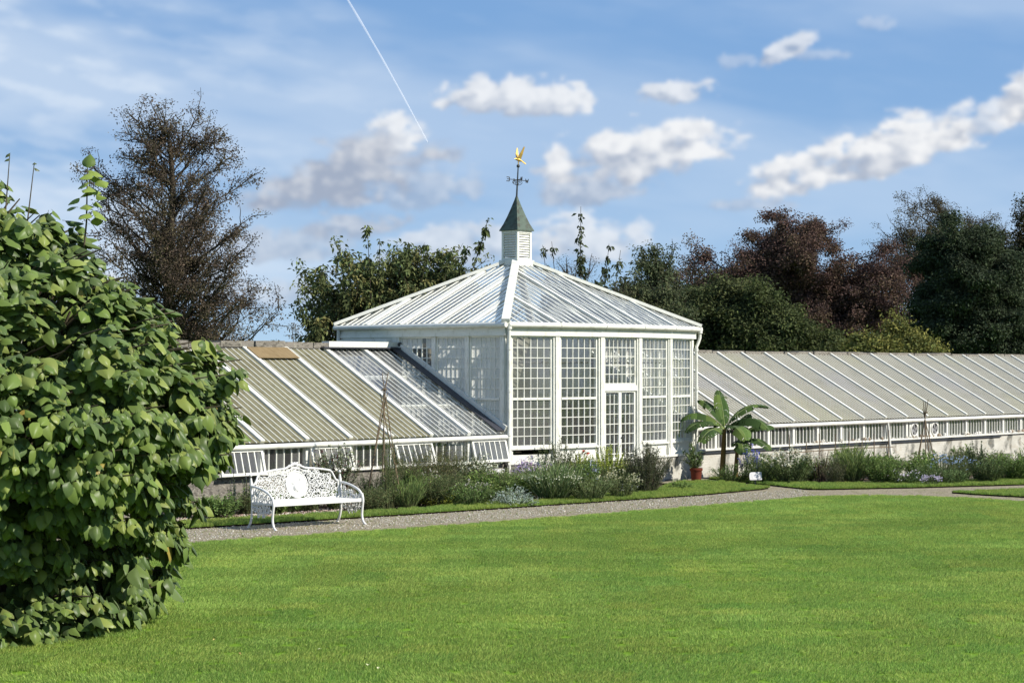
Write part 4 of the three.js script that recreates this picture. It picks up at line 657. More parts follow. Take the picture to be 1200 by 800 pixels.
{ // little white notice on a spike at the lawn's edge
  const g = thing('notice_board', 'small white notice board on a short stake at the grass edge', 'sign', [5.25, 0, -40.5], THREE.MathUtils.degToRad(18));
  const s = new THREE.Shape(); s.moveTo(-0.13, -0.085); s.lineTo(0.13, -0.085); s.quadraticCurveTo(0.145, -0.085, 0.145, -0.07); s.lineTo(0.145, 0.085); s.lineTo(-0.08, 0.085); s.quadraticCurveTo(-0.145, 0.085, -0.145, -0.01); s.quadraticCurveTo(-0.145, -0.085, -0.13, -0.085);
  const c = document.createElement('canvas'); c.width = 256; c.height = 160; const k = c.getContext('2d'); k.fillStyle = '#c4c4c4'; k.fillRect(0, 0, 256, 160); k.fillStyle = '#4a5272'; k.globalAlpha = 0.6; k.fillRect(56, 52, 120, 12); k.fillRect(48, 80, 150, 12); k.fillRect(70, 108, 100, 12); k.globalAlpha = 1;
  const t = new THREE.CanvasTexture(c); t.colorSpace = THREE.SRGBColorSpace;
  const geo = new THREE.ExtrudeGeometry(s, { depth: 0.012, bevelEnabled: false }); part('board', geo, std(lin(0.52, 0.52, 0.52), 0.6), g).position.set(0, 0.17, 0); g.children[0].rotation.x = -0.2;
  const face = new THREE.PlaneGeometry(0.18, 0.11); const f = part('print', face, std(0xffffff, 0.5, { map: t }), g.children[0]); f.position.set(0.01, 0, 0.0145);
  part('stake', boxG(-0.012, 0.012, -0.1, 0.14, -0.012, -0.002), M.iron, g);
}
{ // banana: two stems and torn paddle leaves
  R = rngOf(61);
  const g = thing('banana_plant', 'banana plant with two stems and broad torn leaves beside the pavilion', 'banana plant', [4.87, -0.1, -43.0]);
  const stemM = std(lin(0.62, 0.56, 0.36), 0.8, { map: rep(T.board, 4, 1) }), leafM = phys({ specularIntensity: 0.3, color: 0xffffff, roughness: 0.9, transmission: 0.25, thickness: 0, vertexColors: true });
  const stem = (x, z, h, lean, r) => { const pts = []; for (let k = 0; k <= 6; k++) pts.push(V(x + lean * k / 6, h * k / 6, z)); part('stem', new GB().tube(pts, [r, r * 0.93, r * 0.86, r * 0.8, r * 0.74, r * 0.66, r * 0.5], 10).build(), stemM, g); return V(x + lean, h, z); };
  const A = stem(-0.06, 0, 1.22, 0.06, 0.075), B = stem(0.25, -0.06, 0.92, 0.06, 0.06);
  const leaf = (o, az, rise, len, w, droop) => {
    const gb = new GB(), rib = new GB(), N = 22, d = V(Math.cos(az), 0, -Math.sin(az)), P = [], Wd = [];
    let p = o.clone().add(V(0, -0.02, 0)), el = rise; const stepL = len / N;
    for (let k = 0; k <= N; k++) { P.push(p.clone()); const t = k / N; Wd.push(t < 0.12 ? 0.012 : w * 1.35 * Math.pow(Math.sin(Math.PI * clamp((t - 0.12) / 0.9)), 0.5)); p = p.clone().addScaledVector(d, Math.cos(el) * stepL).add(V(0, Math.sin(el) * stepL, 0)); el -= droop / N * (0.4 + 1.2 * t); }
    const side = V(-d.z, 0, d.x).normalize();
    for (const s of [-1, 1]) { let fall = 0.2, tone = greenV([0.028, 0.054, 0.013], 0.2); for (let k = 2; k < N; k++) {
      if (R() < 0.3) { fall = rr(0.0, 0.6); tone = greenV(R() < 0.25 ? [0.06, 0.095, 0.022] : [0.028, 0.054, 0.013], 0.25); }
      const gap = R() < 0.25 ? 0.25 : 0, a = P[k], b = P[k + 1], e = (q, wd, f) => q.clone().addScaledVector(side, s * wd * Math.cos(f)).add(V(0, -wd * Math.sin(f) + wd * 0.0, 0)), e1 = (q, wd, f) => q.clone().addScaledVector(side, s * wd * 0.5).add(V(0, wd * 0.12, 0));
      const bb = b.clone().lerp(a, gap * 0.3), eb = e(b, Wd[k + 1], fall).lerp(e(a, Wd[k], fall), gap);
      gb.color(tone); const am = e1(a, Wd[k]), bm = e1(b, Wd[k + 1]).lerp(e1(a, Wd[k]), gap * 0.5);
      s > 0 ? (gb.quad(a, bb, bm, am), gb.quad(am, bm, eb, e(a, Wd[k], fall))) : (gb.quad(bb, a, am, bm), gb.quad(bm, am, e(a, Wd[k], fall), eb));
    } }
    const L = part('leaf', gb.build(true), leafM, g); rib.color([0.2, 0.25, 0.09]).tube(P, P.map((_, k) => lerp(0.016, 0.004, k / N)), 5, false); part('midrib', rib.build(true), M.vstd, L);
  };
  for (const [az, rise, len, w, dr] of [[2.5, 1.15, 1.0, 0.17, 1.1], [3.05, 0.8, 1.15, 0.19, 1.7], [3.5, 0.5, 1.1, 0.20, 1.6], [4.0, 0.15, 1.05, 0.2, 1.2], [1.9, 1.4, 0.95, 0.15, 0.5], [0.25, 0.95, 1.3, 0.18, 1.5], [-0.45, 0.6, 1.2, 0.2, 1.7], [5.2, 0.35, 1.0, 0.19, 1.7]]) leaf(A, az, rise, len, w, dr);
  for (const [az, rise, len, w, dr] of [[0.15, 0.9, 1.0, 0.18, 1.5], [-0.7, 0.3, 0.95, 0.19, 1.4], [0.9, 1.2, 0.85, 0.14, 0.9], [-1.5, 0.2, 0.8, 0.17, 1.6]]) leaf(B, az, rise, len, w, dr);
}
// plants inside the glasshouses
for (const [x, z, y, h, w, what, where] of [[0.7, -0.8, 0.5, 1.0, 1.1, 'indoor_shrub', 'low dark shrub pressed to the glass of the pavilion corner bay'], [2.0, -0.6, 0.5, 1.1, 1.2, 'indoor_shrub', 'low dark shrub pressed to the glass of the second bay'], [4.9, -0.7, 0.5, 1.0, 1.1, 'indoor_shrub', 'low leafy shrub pressed to the glass beyond the door'], [1.2, -1.6, 0.5, 1.5, 1.1, 'indoor_shrub', 'leafy green shrub standing inside the pavilion behind its first window'], [2.4, -1.3, 0.5, 1.2, 1.0, 'indoor_shrub', 'dark leafy shrub inside the pavilion behind its second window'], [3.2, -3.9, 0.5, 1.5, 1.3, 'indoor_shrub', 'tall dark shrub by the back wall inside the pavilion'], [5.6, -3.6, 0.5, 1.5, 1.2, 'indoor_shrub', 'dark shrub in the far corner inside the pavilion'], [0.9, -3.8, 0.5, 1.3, 1.2, 'indoor_shrub', 'leafy shrub in the back corner inside the pavilion'], [4.6, -1.7, 0.5, 1.4, 1.0, 'indoor_shrub', 'leafy shrub inside the pavilion beyond the glazed door'], [-0.7, -1.6, 0.05, 1.2, 1.0, 'indoor_shrub', 'leafy shrub inside the lean-to under the clear panes next to the pavilion'], [-1.7, -1.9, 0.05, 1.3, 1.1, 'indoor_shrub', 'bushy shrub inside the lean-to below the clear roof panes']]) {
  const p = place(x, z, y); plant({ name: what, label: where, cat: 'shrub', group: 'plants inside the glasshouses', x: p[0], d: -p[2], y, h, w, style: 'leafy', n: 48, per: 40, leaf: 0.13, lw: 0.45, colors: [[0.05, 0.09, 0.03], [0.08, 0.12, 0.04], [0.04, 0.07, 0.025]] });
}

// ---------------------------------------------------------------- trees
function clusterGeo(seed, n, size, leaf, lw, droop = 0) { // a spray of leaves round a point
  const r0 = R; R = rngOf(seed); const gb = new GB();
  for (let k = 0; k < n; k++) { const p = rdir().multiplyScalar(size * Math.cbrt(R())); p.y *= 0.7; const v = rr(0.65, 1.3); gb.color([v, v, v]); const d = rdir(0); d.y -= droop; blade(gb, p, d.normalize(), rdir(0.8), leaf * rr(0.7, 1.3), leaf * lw); }
  R = r0; return gb.build(true);
}
const instM = phys({ specularIntensity: 0.25, color: 0xffffff, roughness: 0.95, transmission: 0.3, thickness: 0, vertexColors: true });
const sprays = {};
function tree(o) { // o.x, o.d at the trunk; o.blobs: crown ellipsoids [dx, y, dz, rx, ry, rz, weight]
  R = rngOf(o.seed);
  const g = thing(o.name, o.label, o.cat ?? 'tree', [o.x, -0.6, -o.d], 0, o.group), wood = new GB(), mats = [], cols = [], m4 = new THREE.Matrix4(), q = new THREE.Quaternion(), e = new THREE.Euler();
  const key = [o.spray.n, o.spray.size, o.spray.leaf, o.spray.lw, o.spray.droop].join(); sprays[key] ??= [1, 2].map((k) => clusterGeo(k * 17 + 3, o.spray.n, o.spray.size, o.spray.leaf, o.spray.lw, o.spray.droop));
  const tot = o.blobs.reduce((s, b) => s + (b[6] ?? 1), 0), inBlob = (shell) => { let k = R() * tot, b; for (b of o.blobs) { k -= b[6] ?? 1; if (k <= 0) break; } const d = rdir(), r = Math.pow(R(), shell); return V(b[0] + d.x * r * b[3], b[1] + d.y * r * b[4], b[2] + d.z * r * b[5]); };
  const wob = (a, b, n, amp) => { const pts = [a]; for (let k = 1; k < n; k++) pts.push(a.clone().lerp(b, k / n).add(V(rr(-amp, amp), rr(-amp, amp), rr(-amp, amp)))); pts.push(b); return pts; };
  const th = o.trunkTop, trunk = wob(V(0, 0, 0), V(o.lean ?? 0, th, 0), 6, o.h * 0.012);
  for (let k = 0; k < (o.stems ?? 1); k++) wood.tube(k ? wob(V(rr(-0.3, 0.3), 0, rr(-0.3, 0.3)), V(rr(-1, 1) * o.h * 0.2, th * rr(0.7, 1), rr(-1, 1)), 6, o.h * 0.015) : trunk, trunk.map((_, i) => o.r * (i === 0 ? 1.35 : lerp(1, 0.25, i / 6)) * (k ? 0.6 : 1)), 9, false);
  const trunkAt = (y) => { const t = clamp(y / th) * 6, i = Math.min(5, Math.floor(t)); return trunk[i].clone().lerp(trunk[i + 1], t - i); };
  const leafAt = (p, dens = 1) => { if (R() > dens) return; const s = rr(0.7, 1.25); e.set(rr(-0.5, 0.5), R() * 6.28, rr(-0.5, 0.5)); m4.compose(p, q.setFromEuler(e), V(s, s * rr(0.7, 1), s)); mats.push(m4.clone()); const c = pick(o.colors), k = rr(0.72, 1.28); cols.push(lin(c[0] * k, c[1] * k, c[2] * k)); };
  for (let i = 0; i < o.limbs; i++) {
    const tip = inBlob(0.45), base = trunkAt(clamp(tip.y - Math.hypot(tip.x, tip.z) * (o.rise ?? 0.7) - rr(0, o.h * 0.1), o.clear ?? o.h * 0.1, th * 0.98)), L = base.distanceTo(tip);
    const mid = base.clone().lerp(tip, 0.5).add(V(0, (o.arch ?? 0.08) * L, 0)), pts = new THREE.QuadraticBezierCurve3(base, mid, tip).getPoints(7).map((p, k) => (k && k < 7 ? p.add(V(rr(-1, 1), rr(-1, 1), rr(-1, 1)).multiplyScalar(L * 0.02)) : p));
    const r0 = Math.min(o.r * 0.5, 0.012 * L + 0.015) * (o.limbR ?? 1); wood.tube(pts, pts.map((_, k) => lerp(r0, 0.012, k / 7)), 6, false);
    for (let j = 0; j < o.subs; j++) {
      const a = pts[2 + Math.floor(R() * 5.9)], dir = tip.clone().sub(base).normalize().add(rdir(o.up ?? 0.1).multiplyScalar(0.95)).normalize(), len = o.subL * rr(0.5, 1.2), b = a.clone().addScaledVector(dir, len);
      const sp = wob(a, b, 3, len * 0.06); wood.tube(sp, [0.022, 0.016, 0.012, 0.006].map((x) => x * (o.subR ?? 1)), 4, false);
      for (let k = 0; k < o.tufts; k++) leafAt(a.clone().lerp(b, Math.pow(R(), 0.7)).add(rdir().multiplyScalar(o.spray.size * 0.5)), o.dens ?? 1);
    }
    for (let k = 0; k < 2; k++) leafAt(tip.clone().add(rdir().multiplyScalar(0.1)));
  }
  for (let i = 0; i < (o.fill ?? 0) / 14; i++) { const c = inBlob(0.3), cr = rr(0.35, 0.8) * (o.clump ?? 1); for (let k = 0; k < 22; k++) { const q2 = rdir(); leafAt(V(c.x + q2.x * cr * R(), c.y + Math.abs(q2.y) * cr * 0.6 * R(), c.z + q2.z * cr * R())); } }
  for (let i = 0; i < (o.loose ?? 0); i++) { const p = inBlob(0.55); p.x *= 0.94; leafAt(p); }
  part('trunk', wood.build(), o.bark ?? M.bark, g);
  const crown = new THREE.Group(); crown.name = 'crown'; g.add(crown);
  for (const s of [0, 1]) copies('foliage', sprays[key][s], instM, mats.filter((_, i) => i % 2 === s), crown, cols.filter((_, i) => i % 2 === s));
  return g;
}
const BEECH = [[0.09, 0.068, 0.052], [0.115, 0.085, 0.06], [0.075, 0.06, 0.05], [0.125, 0.105, 0.06]], OAK = [[0.075, 0.092, 0.034], [0.10, 0.115, 0.042], [0.055, 0.075, 0.028]], DARK = [[0.042, 0.06, 0.031], [0.055, 0.075, 0.036], [0.035, 0.05, 0.027]], OLIVE = [[0.15, 0.16, 0.04], [0.2, 0.19, 0.05], [0.11, 0.13, 0.04]];
const spB = { n: 34, size: 0.5, leaf: 0.14, lw: 0.55, droop: 0.1 }, spM = { n: 30, size: 0.42, leaf: 0.15, lw: 0.5, droop: 0.3 }, spC = { n: 14, size: 0.24, leaf: 0.17, lw: 0.5, droop: 0.7 };
// copper beech beyond the lean-to
tree({ name: 'copper_beech', label: 'sparse copper beech with open branches behind the lean-to greenhouse', x: -13.7, d: 75, h: 13.4, r: 0.3, trunkTop: 11.4, limbs: 150, subs: 11, subL: 0.95, tufts: 4, dens: 0.8, rise: 0.62, arch: 0.04, clear: 1.2, up: 0.2, limbR: 0.9, seed: 317, spray: { n: 18, size: 0.3, leaf: 0.1, lw: 0.5, droop: 0 }, colors: BEECH, blobs: [[0, 11.3, 0, 2.2, 1.8, 2.0, 0.8], [0, 9.3, 0, 3.4, 2.2, 3.0, 1.3], [0.2, 6.6, 0, 4.0, 2.4, 3.4, 1.7], [0.5, 3.9, 0, 4.5, 2.2, 3.8, 2.2]] }).scale.setScalar(1.07);
tree({ name: 'copper_beech', label: 'broad dense copper beech behind the long greenhouse', x: 14.2, d: 92, h: 11.4, r: 0.5, trunkTop: 9.6, limbs: 150, subs: 9, subL: 1.3, tufts: 7, rise: 0.5, arch: 0.14, clear: 1.5, up: 0, seed: 302, spray: { n: 34, size: 0.42, leaf: 0.12, lw: 0.55, droop: 0.3 }, colors: [[0.10, 0.06, 0.052], [0.13, 0.078, 0.062], [0.08, 0.052, 0.048], [0.14, 0.10, 0.065]], fill: 1500, clump: 1.3, blobs: [[-1.6, 7.8, 0, 3.6, 2.9, 3, 1], [1.8, 7.3, 0, 4.0, 3.0, 3, 1.2], [3.6, 4.6, 0, 3.8, 3.0, 3, 1.2], [-4.6, 7.2, 0, 2.0, 1.7, 2, 0.45], [-3.5, 5.4, 0, 2.6, 2, 2, 0.7], [0, 4.4, 0, 4, 3, 3, 1]] });
tree({ name: 'dark_evergreen', label: 'dense very dark green tree in front of the tall bare-topped tree', x: 20.3, d: 84, h: 10.6, r: 0.4, trunkTop: 8, limbs: 120, subs: 8, subL: 0.9, tufts: 8, rise: 0.5, clear: 1, seed: 303, spray: spM, colors: DARK, fill: 2200, blobs: [[0, 6.9, 0, 2.3, 3.1, 2.3, 1.2], [0.3, 4.0, 0, 2.9, 3.2, 2.6, 1.3], [-0.2, 1.5, 0, 2.7, 1.6, 2.4, 0.6]] });
tree({ name: 'thin_topped_tree', label: 'tall tree with a thin arching bronze-brown top behind the dark evergreen', x: 22.6, d: 96, h: 13.4, r: 0.45, trunkTop: 11, limbs: 100, subs: 9, subL: 1.2, tufts: 5, dens: 0.75, rise: 0.4, arch: 0.2, clear: 3, seed: 304, spray: { n: 26, size: 0.36, leaf: 0.10, lw: 0.45, droop: 0.5 }, colors: [[0.09, 0.075, 0.045], [0.08, 0.065, 0.045], [0.1, 0.09, 0.045]], blobs: [[-0.2, 9.6, 0, 3.3, 2.3, 2.5, 1], [3.4, 8, 0, 2.5, 2.5, 2.2, 0.8], [-2.6, 8.6, 0, 1.5, 1.6, 1.5, 0.4], [3.0, 5, 0, 3, 3, 2, 0.8]] });
tree({ name: 'bronze_tree', label: 'bronze-green tree rising at the far end beyond the dark evergreen', x: 26.6, d: 94, h: 11, r: 0.35, trunkTop: 9, limbs: 90, subs: 8, subL: 1.1, tufts: 6, seed: 305, spray: spB, colors: [[0.05, 0.055, 0.02], [0.06, 0.05, 0.025]], fill: 500, blobs: [[0, 7.5, 0, 3, 3.4, 2.4, 1], [0, 4, 0, 3.6, 3, 2.4, 1]] });
// green trees between pavilion and copper beech
tree({ name: 'broadleaf_tree', label: 'grey-green tree with a narrow upright top behind the pavilion roof', x: 5.6, d: 74, h: 8.6, r: 0.22, trunkTop: 7, limbs: 80, subs: 7, subL: 0.75, tufts: 4, dens: 0.7, up: 0.6, seed: 306, spray: { n: 16, size: 0.3, leaf: 0.13, lw: 0.5, droop: 0.2 }, colors: [[0.08, 0.1, 0.05], [0.11, 0.12, 0.065], [0.06, 0.08, 0.04]], fill: 60, blobs: [[0.1, 6.6, 0, 1.05, 1.6, 1, 0.8], [0.0, 4.6, 0, 1.8, 1.8, 1.4, 1.2], [-1.4, 4.6, 0, 1.0, 1.2, 1, 0.5]] });
tree({ name: 'broadleaf_tree', label: 'dark mixed green tree with pale twigs behind the pavilion gutter', x: 9.2, d: 78, h: 7.6, r: 0.25, trunkTop: 6, limbs: 100, subs: 8, subL: 0.9, tufts: 7, seed: 307, spray: spB, colors: OAK, fill: 420, blobs: [[-0.6, 5.0, 0, 1.5, 2.0, 1.5, 1], [1.0, 4.2, 0, 1.5, 2.2, 1.5, 0.9], [-1.9, 3.6, 0, 1.8, 2, 1.5, 0.9], [2.2, 3.4, 0, 1.5, 1.9, 1.5, 0.8]] });
tree({ name: 'broadleaf_tree', label: 'bushy green tree standing before the broad copper beech', x: 10.7, d: 76, h: 6.2, r: 0.22, trunkTop: 5, limbs: 90, subs: 8, subL: 0.9, tufts: 7, seed: 308, spray: spB, colors: [[0.075, 0.095, 0.032], [0.10, 0.12, 0.04], [0.055, 0.075, 0.028]], fill: 380, blobs: [[-0.8, 4.0, 0, 1.5, 2.0, 1.5, 1], [0.8, 3.3, 0, 1.7, 1.9, 1.5, 1], [2.2, 2.7, 0, 1.1, 1.5, 1.2, 0.6]] });
tree({ name: 'yellowing_shrub', label: 'yellow-green shrub top just above the long greenhouse wall', x: 14.6, d: 74, h: 5.2, r: 0.14, trunkTop: 3.6, limbs: 70, subs: 7, subL: 0.7, tufts: 7, seed: 309, cat: 'shrub', spray: spB, colors: OLIVE, fill: 350, blobs: [[0, 3.0, 0, 2.0, 1.7, 1.4, 1.2], [1.6, 2.6, 0, 1.2, 1.4, 1.2, 0.6]] });
tree({ name: 'brown_twiggy_shrub', label: 'brownish twiggy shrub peeping over the cupola side of the roof', x: 1.9, d: 60, h: 6.0, r: 0.12, trunkTop: 4.6, limbs: 60, subs: 7, subL: 0.6, tufts: 4, seed: 310, cat: 'shrub', up: 0.7, spray: { n: 16, size: 0.22, leaf: 0.07, lw: 0.3, droop: 0 }, colors: [[0.09, 0.075, 0.045], [0.07, 0.07, 0.035]], fill: 160, blobs: [[0.0, 5.0, 0, 0.9, 1.5, 0.8, 1], [1.2, 4.4, 0, 1.2, 1.2, 1, 0.7]] });
tree({ name: 'leafy_shrub', label: 'leafy dark green shrub between the sapling and the grey-green tree behind the roof', x: 3.4, d: 64, h: 6.4, r: 0.12, trunkTop: 5, limbs: 70, subs: 7, subL: 0.6, tufts: 5, seed: 312, cat: 'shrub', up: 0.6, spray: { n: 16, size: 0.26, leaf: 0.13, lw: 0.5, droop: 0.3 }, colors: [[0.09, 0.11, 0.05], [0.12, 0.135, 0.06], [0.07, 0.09, 0.04]], loose: 160, blobs: [[0.1, 5.0, 0, 1.1, 1.35, 0.9, 1], [-1.3, 4.5, 0, 1.0, 1.2, 0.9, 0.7], [1.3, 4.6, 0, 1.0, 1.3, 0.9, 0.7]] });
// cherry-like tree left of the cupola: upright shoots with drooping leaves
function shooty(o) {
  R = rngOf(o.seed);
  const g = thing(o.name, o.label, 'tree', [o.x, -0.6, -o.d], 0, o.group), wood = new GB(), mats = [], cols = [], m4 = new THREE.Matrix4(), q = new THREE.Quaternion(), e = new THREE.Euler();
  const key = 's' + o.leaf; sprays[key] ??= [1, 2].map((k) => clusterGeo(k * 29 + 5, 9, 0.1, o.leaf, 0.45, 0.9));
  wood.tube([V(0, 0, 0), V(0.05, 1, 0), V(0, 2.2, 0)], [o.r * 1.3, o.r, o.r * 0.8], 8, false);
  for (const [tx, ty, dens, n] of o.shoots) for (let s = 0; s < (n ?? 1); s++) {
    const tip = V(tx + (s ? rr(-0.5, 0.5) : 0), ty - (s ? rr(0.2, 1.1) : 0), (s ? rr(-0.8, 0.8) : rr(-0.3, 0.3))), base = V(rr(-0.1, 0.1), rr(1.2, 2.4), 0), mid = V(tip.x * 0.75, lerp(base.y, tip.y, 0.45), tip.z * 0.6), c = new THREE.QuadraticBezierCurve3(base, mid, tip), L = base.distanceTo(tip);
    wood.tube(c.getPoints(8), [...Array(9).keys()].map((k) => lerp(0.035, 0.006, k / 8)), 5, false);
    const cnt = Math.round(L * 14 * dens); for (let k = 0; k < cnt; k++) { const t = 1 - Math.pow(R(), o.pow ?? 1.2) * (o.span ?? 0.8), sp = lerp(o.sp1 ?? 0.45, 0.05, sstep(0.3, 1, t)), p = c.getPoint(t).add(rdir().multiplyScalar(sp * R())); e.set(rr(-0.3, 0.3), R() * 6.28, rr(-0.3, 0.3)); const sc = rr(0.75, 1.3); m4.compose(p, q.setFromEuler(e), V(sc, sc, sc)); mats.push(m4.clone()); const cc = pick(o.colors), kk = rr(0.7, 1.3); cols.push(lin(cc[0] * kk, cc[1] * kk, cc[2] * kk)); }
  }
  part('trunk', wood.build(), M.bark, g); const crown = new THREE.Group(); crown.name = 'crown'; g.add(crown);
  for (const s of [0, 1]) copies('foliage', sprays[key][s], instM, mats.filter((_, i) => i % 2 === s), crown, cols.filter((_, i) => i % 2 === s));
}
tree({ name: 'cherry_tree', label: 'bushy young tree with leafy upright shoots behind the pavilion next to the cupola', x: -3.9, d: 56, h: 6.5, r: 0.12, stems: 3, trunkTop: 5, limbs: 110, subs: 6, subL: 0.7, tufts: 5, dens: 0.85, rise: 0.9, up: 0.6, clear: 1.2, subR: 0.7, seed: 323, spray: { n: 12, size: 0.24, leaf: 0.16, lw: 0.45, droop: 0.7 }, colors: [[0.13, 0.165, 0.06], [0.16, 0.185, 0.07], [0.10, 0.135, 0.05], [0.19, 0.18, 0.065]], fill: 60, blobs: [[-0.4, 5.1, 0, 1.9, 1.5, 1.2, 1], [1.2, 5.3, 0, 1.7, 1.35, 1.2, 1.1], [2.3, 5.3, 0, 1.0, 1.3, 1, 0.5], [-1.6, 4.2, 0, 1.5, 1.5, 1.2, 0.9]] });
shooty({ name: 'cherry_tree', label: 'thin tree of long bare-stemmed leafy shoots rising above the bushy young tree', x: -3.8, d: 55, r: 0.07, seed: 321, leaf: 0.15, colors: [[0.12, 0.15, 0.055], [0.14, 0.165, 0.06], [0.09, 0.12, 0.045]], sp1: 0.3, span: 0.5, pow: 1,
  shoots: [[-2.5, 5.2, 0.4, 2], [-1.85, 6.1, 0.42, 1], [-1.2, 5.9, 0.35, 1], [-0.45, 7.3, 0.42, 1], [-0.1, 6.9, 0.35, 1], [0.75, 6.8, 0.32, 1], [1.3, 6.7, 0.32, 1], [2.0, 6.6, 0.32, 1], [2.5, 6.7, 0.3, 1], [3.1, 7.5, 0.4, 1], [-2.2, 4.6, 0.5, 2]] });
shooty({ name: 'sapling', label: 'slender sapling with bare shoots and tufted leaves beside the cupola', x: 1.85, d: 52, r: 0.06, seed: 322, leaf: 0.13, sp1: 0.26, span: 0.62, pow: 0.9, colors: [[0.06, 0.08, 0.035], [0.08, 0.09, 0.04]],
  shoots: [[0.05, 7.55, 0.36, 1], [0.1, 6.4, 0.4, 2], [0.85, 6.55, 0.3, 1], [1.15, 6.35, 0.32, 1], [0.7, 5.9, 0.45, 3], [-1.0, 6.5, 0.28, 1], [-0.75, 6.6, 0.28, 1], [-0.9, 6.0, 0.45, 3], [-0.4, 5.9, 0.45, 3], [1.3, 5.6, 0.6, 4], [0.5, 5.5, 0.6, 6], [-0.5, 5.4, 0.6, 5]] });
// far trees on the skyline beyond the garden
{
  let k = 0;
  for (const [x, d, h, w] of [[-16.5, 150, 4.2, 2.6], [-14.4, 148, 5.0, 2.2], [-19.0, 155, 4.0, 3.0], [-12.4, 146, 4.6, 2.0], [-22, 152, 4.6, 3]])
    tree({ name: 'distant_tree', label: 'small dark tree on the skyline behind the lean-to ridge', group: 'far trees beyond the garden', x, d, h, r: 0.2, trunkTop: h * 0.7, limbs: 40, subs: 6, subL: 0.8, tufts: 6, seed: 340 + k++, spray: spB, colors: OAK, fill: 250, blobs: [[0, h * 0.62, 0, w, h * 0.4, w, 1]] });
  for (const [x, d, h, w] of [[4, 105, 6.5, 4], [10, 108, 8, 5], [30, 104, 9, 5], [36, 108, 10, 5], [-20, 96, 6, 4], [-27, 90, 8, 5], [-33, 88, 9, 5]])
    tree({ name: 'background_tree', label: 'dark green tree in the belt of trees far behind the glasshouses', group: 'tree belt behind the garden', x, d, h, r: 0.3, trunkTop: h * 0.7, limbs: 70, subs: 7, subL: 1.2, tufts: 7, seed: 360 + k++, spray: spB, colors: OAK, fill: 500, blobs: [[0, h * 0.6, 0, w, h * 0.42, w * 0.6, 1]] });
}

// ---------------------------------------------------------------- low filler plants between the taller ones of the border
{
  const r = rngOf(404), kinds = [
    { style: 'leafy', n: 44, per: 22, leaf: 0.10, lw: 0.45, colors: [[0.08, 0.13, 0.03], [0.12, 0.18, 0.05], [0.16, 0.21, 0.06]] },
    { style: 'feathery', n: 60, per: 44, leaf: 0.07, colors: [[0.08, 0.10, 0.04], [0.11, 0.11, 0.05], [0.07, 0.10, 0.035]] },
    { style: 'grass', n: 60, per: 34, leaf: 0.08, colors: [[0.10, 0.15, 0.045], [0.16, 0.21, 0.07]] },
    { style: 'leafy', n: 46, per: 22, leaf: 0.06, lw: 0.4, colors: [[0.11, 0.15, 0.05], [0.15, 0.19, 0.08]], flower: [[0.4, 0.38, 0.3], [0.4, 0.38, 0.36]], fshare: 0.35, fs: 0.025, fk: 3, fspread: 0.07 }];
  const names = [['green_filler', 'low leafy green filler plant among the border perennials'], ['wispy_filler', 'low wispy brown-green filler plant among the border perennials'], ['grass_filler', 'low tuft of fine grassy leaves among the border perennials'], ['pale_flower_filler', 'low filler plant with tiny pale flowers among the border perennials']];
  const add = (x, d, h, w) => { const k = [0, 0, 1, 2, 3, 3][Math.floor(r() * 6)]; plant({ name: names[k][0], label: names[k][1], group: names[k][0].replaceAll('_', ' ') + ' plants', seed: Math.floor(r() * 1e6), x, d, h, w, ...kinds[k] }); };
  for (let i = 0; i < 30; i++) { const t = i / 29, x = lerp(-2.45, 2.75, t) + lerp(-0.1, 0.1, r()), edge = 33.15 + (x + 1.6) * 1.03; add(x, edge + 0.85 + 0.7 * (i % 3) + 0.3 * r(), lerp(0.36, 0.7, r()), lerp(0.6, 0.85, r())); }
  for (let i = 0; i < 7; i++) add(lerp(-5.6, -2.7, i / 6), 31.6 + i * 0.38 + r() * 0.5, lerp(0.2, 0.38, r()), lerp(0.35, 0.55, r()));
  for (let i = 0; i < 24; i++) { const t = i / 23, x = lerp(5.4, 12.6, t), edge = lerp(41.2, 43.0, clamp((x - 6.4) / 5.5)); add(x, edge + 0.15 + 0.8 * (i % 3) + 0.4 * r(), lerp(0.28, 0.72, r()), lerp(0.6, 0.9, r())); }
}

// ---------------------------------------------------------------- loose litter on the bed
{
  R = rngOf(88);
  const chip = new THREE.DodecahedronGeometry(1, 0), list = [], cols = [], m = new THREE.Matrix4(), q = new THREE.Quaternion(), e = new THREE.Euler();
  const put = (x, d, y) => { const s = rr(0.008, 0.024); e.set(R() * 6, R() * 6, R() * 6); m.compose(V(x, y, -d), q.setFromEuler(e), V(s * rr(0.8, 1.8), s * 0.45, s)); list.push(m.clone()); const c = pick([[0.42, 0.33, 0.27], [0.30, 0.22, 0.17], [0.55, 0.48, 0.42], [0.22, 0.16, 0.12], [0.6, 0.56, 0.5], [0.40, 0.27, 0.24]]), k = rr(0.7, 1.15); cols.push(lin(c[0] * k, c[1] * k, c[2] * k)); };
  for (let i = 0; i < 9000; i++) { const x = rr(-6.2, 1.2), edge = 33.25 + (x + 1.6) * (x < -1.6 ? 0.80 : 1.0); put(x, edge + Math.pow(R(), 1.4) * 2.4, -0.055); }
  for (let i = 0; i < 3500; i++) { const x = rr(8, 13), edge = 40.9 + (x - 8.4) * 0.42; put(x, edge + R() * 2.0, -0.055); }
  copies('bark_chips', chip, std(0xffffff, 0.95), list, scene, cols); scene.children.at(-1).userData.label = 'pinkish bark and stone chips strewn over the bed'; scene.children.at(-1).userData.category = 'mulch';
}

